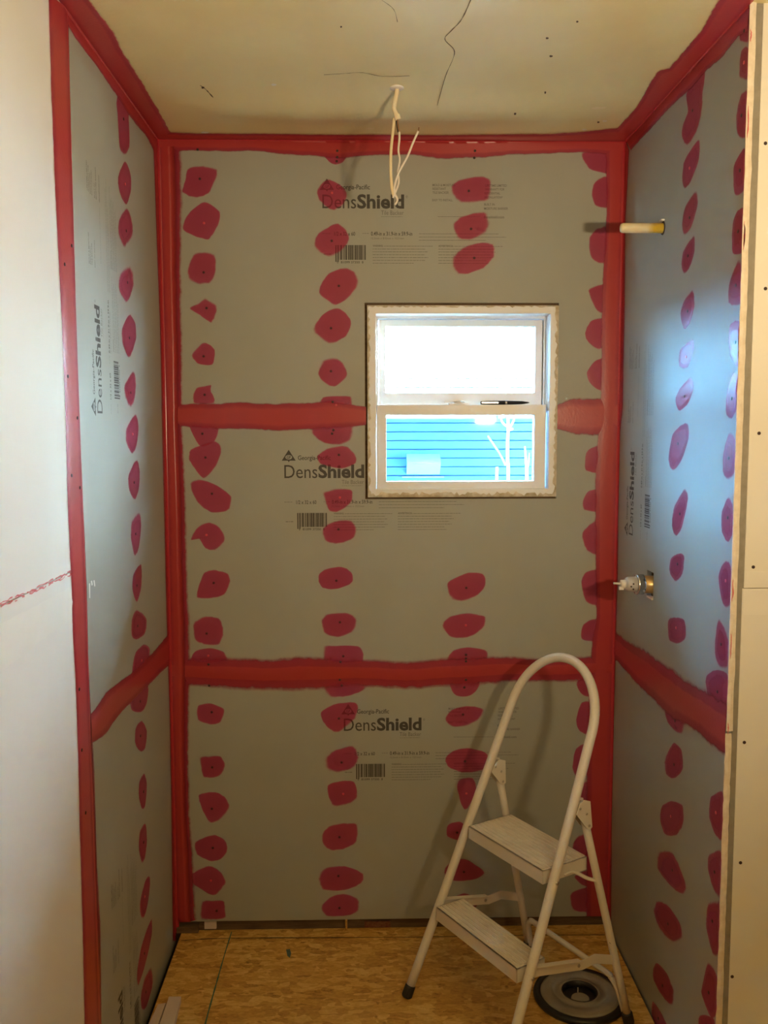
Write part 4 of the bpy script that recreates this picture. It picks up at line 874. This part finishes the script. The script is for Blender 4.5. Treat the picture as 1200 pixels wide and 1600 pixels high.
# flat links: lower step to rear legs, upper step to rear legs
for s_ in (-1, 1):
    bm = bmw(); a0 = LF(s_, .238)+LB*.03; t_ = .70; b0 = rear(s_, t_); d = (b0-a0); mid = a0.lerp(b0, .55)
    pts = [a0-d*.12-LZ*.004, a0, mid, a0.lerp(b0, .72)+LZ*.012, b0+LZ*.004-LB*.008]
    rowsv = []
    for p in pts:
        rowsv.append([bm.verts.new(p+LZ*.0125-LA*.0012), bm.verts.new(p+LZ*.0125+LA*.0012), bm.verts.new(p-LZ*.0125+LA*.0012), bm.verts.new(p-LZ*.0125-LA*.0012)])
    for i in range(len(pts)-1):
        for k in range(4): bm.faces.new((rowsv[i][k], rowsv[i][(k+1) % 4], rowsv[i+1][(k+1) % 4], rowsv[i+1][k]))
    bm.faces.new(rowsv[0]); bm.faces.new(rowsv[-1][::-1])
    for i in range(2):   # folded top flange on the step end of the link
        pass
    br_ = lpart('side_link', bm, 'enamel')
    bm = bmw(); c_ = a0.lerp(b0, .22)+LZ*.0125; dd = d.normalized(); sd = dd.cross(LZ).normalized()
    obox(bm, c_, dd, sd, LZ, d.length*.30, .0075, .0012); bm_obj('flange', bm, 'enamel', br_, LO)
    bm = bmw(); lathe(bm, a0.lerp(b0, .5)+LA*.0012, LA, [(0, .0045), (.002, .0042), (.003, .002)], 10); bm_obj('rivet', bm, 'rivet', br_, LO)
    bm = bmw(); lathe(bm, LF(s_, .235)+LA*s_*.0, LA, [(-.0145, .0045), (.0145, .0045)], 12); lpart('rivet', bm, 'rivet', True)
    bm = bmw(); lathe(bm, LF(s_, .443), LA, [(-.0145, .0045), (.0145, .0045)], 12); lpart('rivet', bm, 'rivet', True)
    # curved keeper under the upper step
    bm = bmw(); q0 = cu_+LA*s_*.146+LB*.10-LZ*.028; t2 = .33; q1 = rear(s_, t2)
    tube(bm, smooth_path([q0-LB*.03, q0, q0.lerp(q1, .6)-LZ*.004, q1], 5), .0085, 10, (LZ, .35)); lpart('step_keeper', bm, 'enamel', True)
# bent tube brace between the rear legs
bl = [rear(-1, .955)+LA*.012, rear(-1, .90)+LA*.014, rear(-1, .835)+LA*.018, rear(-1, .805)+LA*.034, rear(-1, .800)+LA*.06]
brr = [rear(1, .800)-LA*.06, rear(1, .808)-LA*.034, rear(1, .845)-LA*.018, rear(1, .90)-LA*.012, rear(1, .955)-LA*.010]
bm = bmw(); tube(bm, smooth_path(bl+brr, 6), .0078, 12); lpart('rear_brace', bm, 'enamel', True)

# ------------------------------------------------------------------ round disc on the floor
dc = Vector((1.162, -.352, 0)); disc = empty('round_drain_disc', dc, 'round grey disc with black rim lying beside ladder foot', 'disc')
def dl(name, prof, mat, c=Vector((0, 0, 0)), seg=56):
    bm = bmw(); lathe(bm, dc+c, (0, 0, 1), prof, seg); return bm_obj(name, bm, mat, disc, dc, False)
def annulus(name, prof, mat, seg=64):
    bm = bmw(); rings = [[bm.verts.new(dc+Vector((r_*math.cos(2*math.pi*k/seg), r_*math.sin(2*math.pi*k/seg), z))) for k in range(seg)] for r_, z in prof]
    m_ = len(rings)
    for i in range(m_):
        for k in range(seg): bm.faces.new((rings[i][k], rings[i][(k+1) % seg], rings[(i+1) % m_][(k+1) % seg], rings[(i+1) % m_][k]))
    return bm_obj(name, bm, mat, disc, dc, True)
annulus('rim', [(.122, .0005), (.1245, .006), (.122, .013), (.108, .0145), (.104, .012), (.104, .0005)], 'black_plastic')
annulus('face', [(.105, .004), (.105, .0135), (.098, .0165), (.075, .0185), (.074, .0165), (.057, .0165), (.056, .0185), (.049, .0190), (.0475, .018), (.0475, .004)], 'disc_grey')
annulus('core', [(.0478, .0015), (.0478, .0195), (.0455, .0195), (.0440, .004), (.0440, .0015)], 'black_plastic')
dl('core_base', [(.0012, .0455), (.0025, .0455)], 'black_plastic')
dl('centre_tab', [(.0025, .024), (.0155, .024), (.017, .022)], 'disc_grey', Vector((-.004, -.026, 0)))
bm = bmw(); tube(bm, [dc+Vector((-.004, .0035, .003)), dc+Vector((-.004, .0035, .026))], .0016, 8); bm_obj('pin', bm, 'plastic_white', disc, dc)

# ------------------------------------------------------------------ offcut strips by the left wall
def strip(name, quad, th, z0, label, grp):
    P = [onfloor(*q, z0+th) for q in quad]; c = sum(P, Vector())/4; c.z = z0
    bm = bmw(); prism(bm, P, Vector((0, 0, -th))); bevel(bm, .0012, 1)
    bmesh.ops.recalc_face_normals(bm, faces=bm.faces); bmesh.ops.translate(bm, verts=bm.verts, vec=-c)
    me = bpy.data.meshes.new(name); bm.to_mesh(me); bm.free(); o = link(name, me, M['strip'], None, c)
    o['label'] = label; o['category'] = 'offcut'; o['group'] = grp; return o
strip('trim_offcut', [(264, 1557), (283, 1557), (262, 1640), (236, 1640)], .016, .0, 'wider pinkish white strip offcut lying on the OSB at bottom left', 'strip offcuts beside the left wall')
strip('trim_offcut', [(247, 1569), (259, 1567), (233, 1640), (214, 1640)], .012, .0, 'narrow pinkish white strip offcut between wider strip and left wall', 'strip offcuts beside the left wall')

# ------------------------------------------------------------------ outside
bm = bmw(); box(bm, -16, 30, .9, 40, -.6, -.45); structure(bm_obj('ground', bm, 'earth'))
NY = 7.6; house = empty('neighbour_house', (2, NY, -.45), 'pale blue clapboard house wall seen through the window', 'house')
bm = bmw(); box(bm, -6, 5, NY+.03, NY+.25, -.45, 6.6); bm_obj('wall_core', bm, 'siding', house, house.location)
EX = .0985; pl_me = bpy.data.meshes.new('siding_board'); bm = bmw()
prism(bm, [Vector((-5.5, 0, 0)), Vector((-5.5, .004, EX*.875)), Vector((-5.5, .034, EX*.89)), Vector((-5.5, .034, 0))], Vector((11, 0, 0)))
bmesh.ops.recalc_face_normals(bm, faces=bm.faces); bm.to_mesh(pl_me); bm.free(); pl_me.materials.append(M['siding'])
z = -.45; k = 0
while z < 6.55:
    o = link('siding_board', pl_me, None, house, (-2.5, -.006-(k % 2)*.0005, z+.45)); z += EX; k += 1
def onN(u, v_, dy=0.0): return hit(u, v_, 1, NY+dy)
a = onN(635, 709); c = onN(687, 724); e2 = onN(687, 741)
bm = bmw(); prism(bm, [Vector((a.x, NY-.01, a.z)), Vector((a.x, NY-.16, c.z+.02)), Vector((a.x, NY-.16, c.z)), Vector((a.x, NY-.01, e2.z))], Vector((c.x-a.x, 0, 0))); bm_obj('vent_hood', bm, 'hood', house, house.location)
bm = bmw(); box(bm, a.x-.05, c.x+.05, NY-.018, NY+.02, a.z-.27, a.z-.255); box(bm, -6, 5, NY-.02, NY+.02, .80, .845); bm_obj('trim_ledge', bm, 'hood', house, house.location)
bm = bmw(); box(bm, 5, 26, NY-.02, NY+.25, -.45, 6.6); bm_obj('added_bounce_wall', bm, 'bounce_wall_blue', house, house.location)  # unseen wall added to bounce sunlight onto the left alcove wall
bm = bmw(); box(bm, -6.4, 26.4, NY-.35, NY+.6, 6.6, 6.75); bm_obj('eave', bm, 'hood', house, house.location)
# white-barked saplings against the house
def sapling(name, limbs, label, dy=-.5):
    b0 = onN(limbs[0][0][0], limbs[0][0][1], dy); base = Vector((b0.x, b0.y, -.45))
    t = empty(name, base, label, 'tree', 'bare white saplings outside')
    for i, (pts, r0, r1) in enumerate([(limbs[0], limbs[0][2] if False else None, None)] if False else []): pass
    for i, L_ in enumerate(limbs):
        P = [onN(u, v_, dy) for u, v_ in L_[:-1]]
        if i == 0: P = [base] + P
        P = smooth_path(P, 4); n = len(P); r0, r1 = L_[-1]
        bm = bmw(); tube(bm, P, [r0+(r1-r0)*k/(n-1) for k in range(n)], 8); bm_obj('trunk' if i == 0 else 'branch', bm, 'bark', t, base, True)
sapling('white_sapling', [[(794, 752), (793, 720), (793, 690), (794, 668), (793, 640), (790, 600), (.019, .014)], [(790, 727), (780, 708), (768, 690), (762, 681), (.010, .009)], [(795, 668), (785, 660), (781, 648), (772, 620), (.013, .008)], [(796, 668), (801, 660), (804, 648), (806, 620), (.012, .007)], [(795, 670), (798, 671), (801, 669), (.020, .012)]],
        'tall forked white barked sapling outside lower pane')
sapling('white_sapling', [[(823, 748), (822, 725), (821, 710), (820, 697), (.022, .008)], [(823, 738), (826, 720), (827, 708), (.012, .005)]], 'short white stump like sapling outside beside right sash stile')
sapling('white_sapling', [[(776, 746), (777, 738), (778, 732), (.020, .008)]], 'tiny white stub outside left of the forked sapling')
print('objects', len(bpy.data.objects))
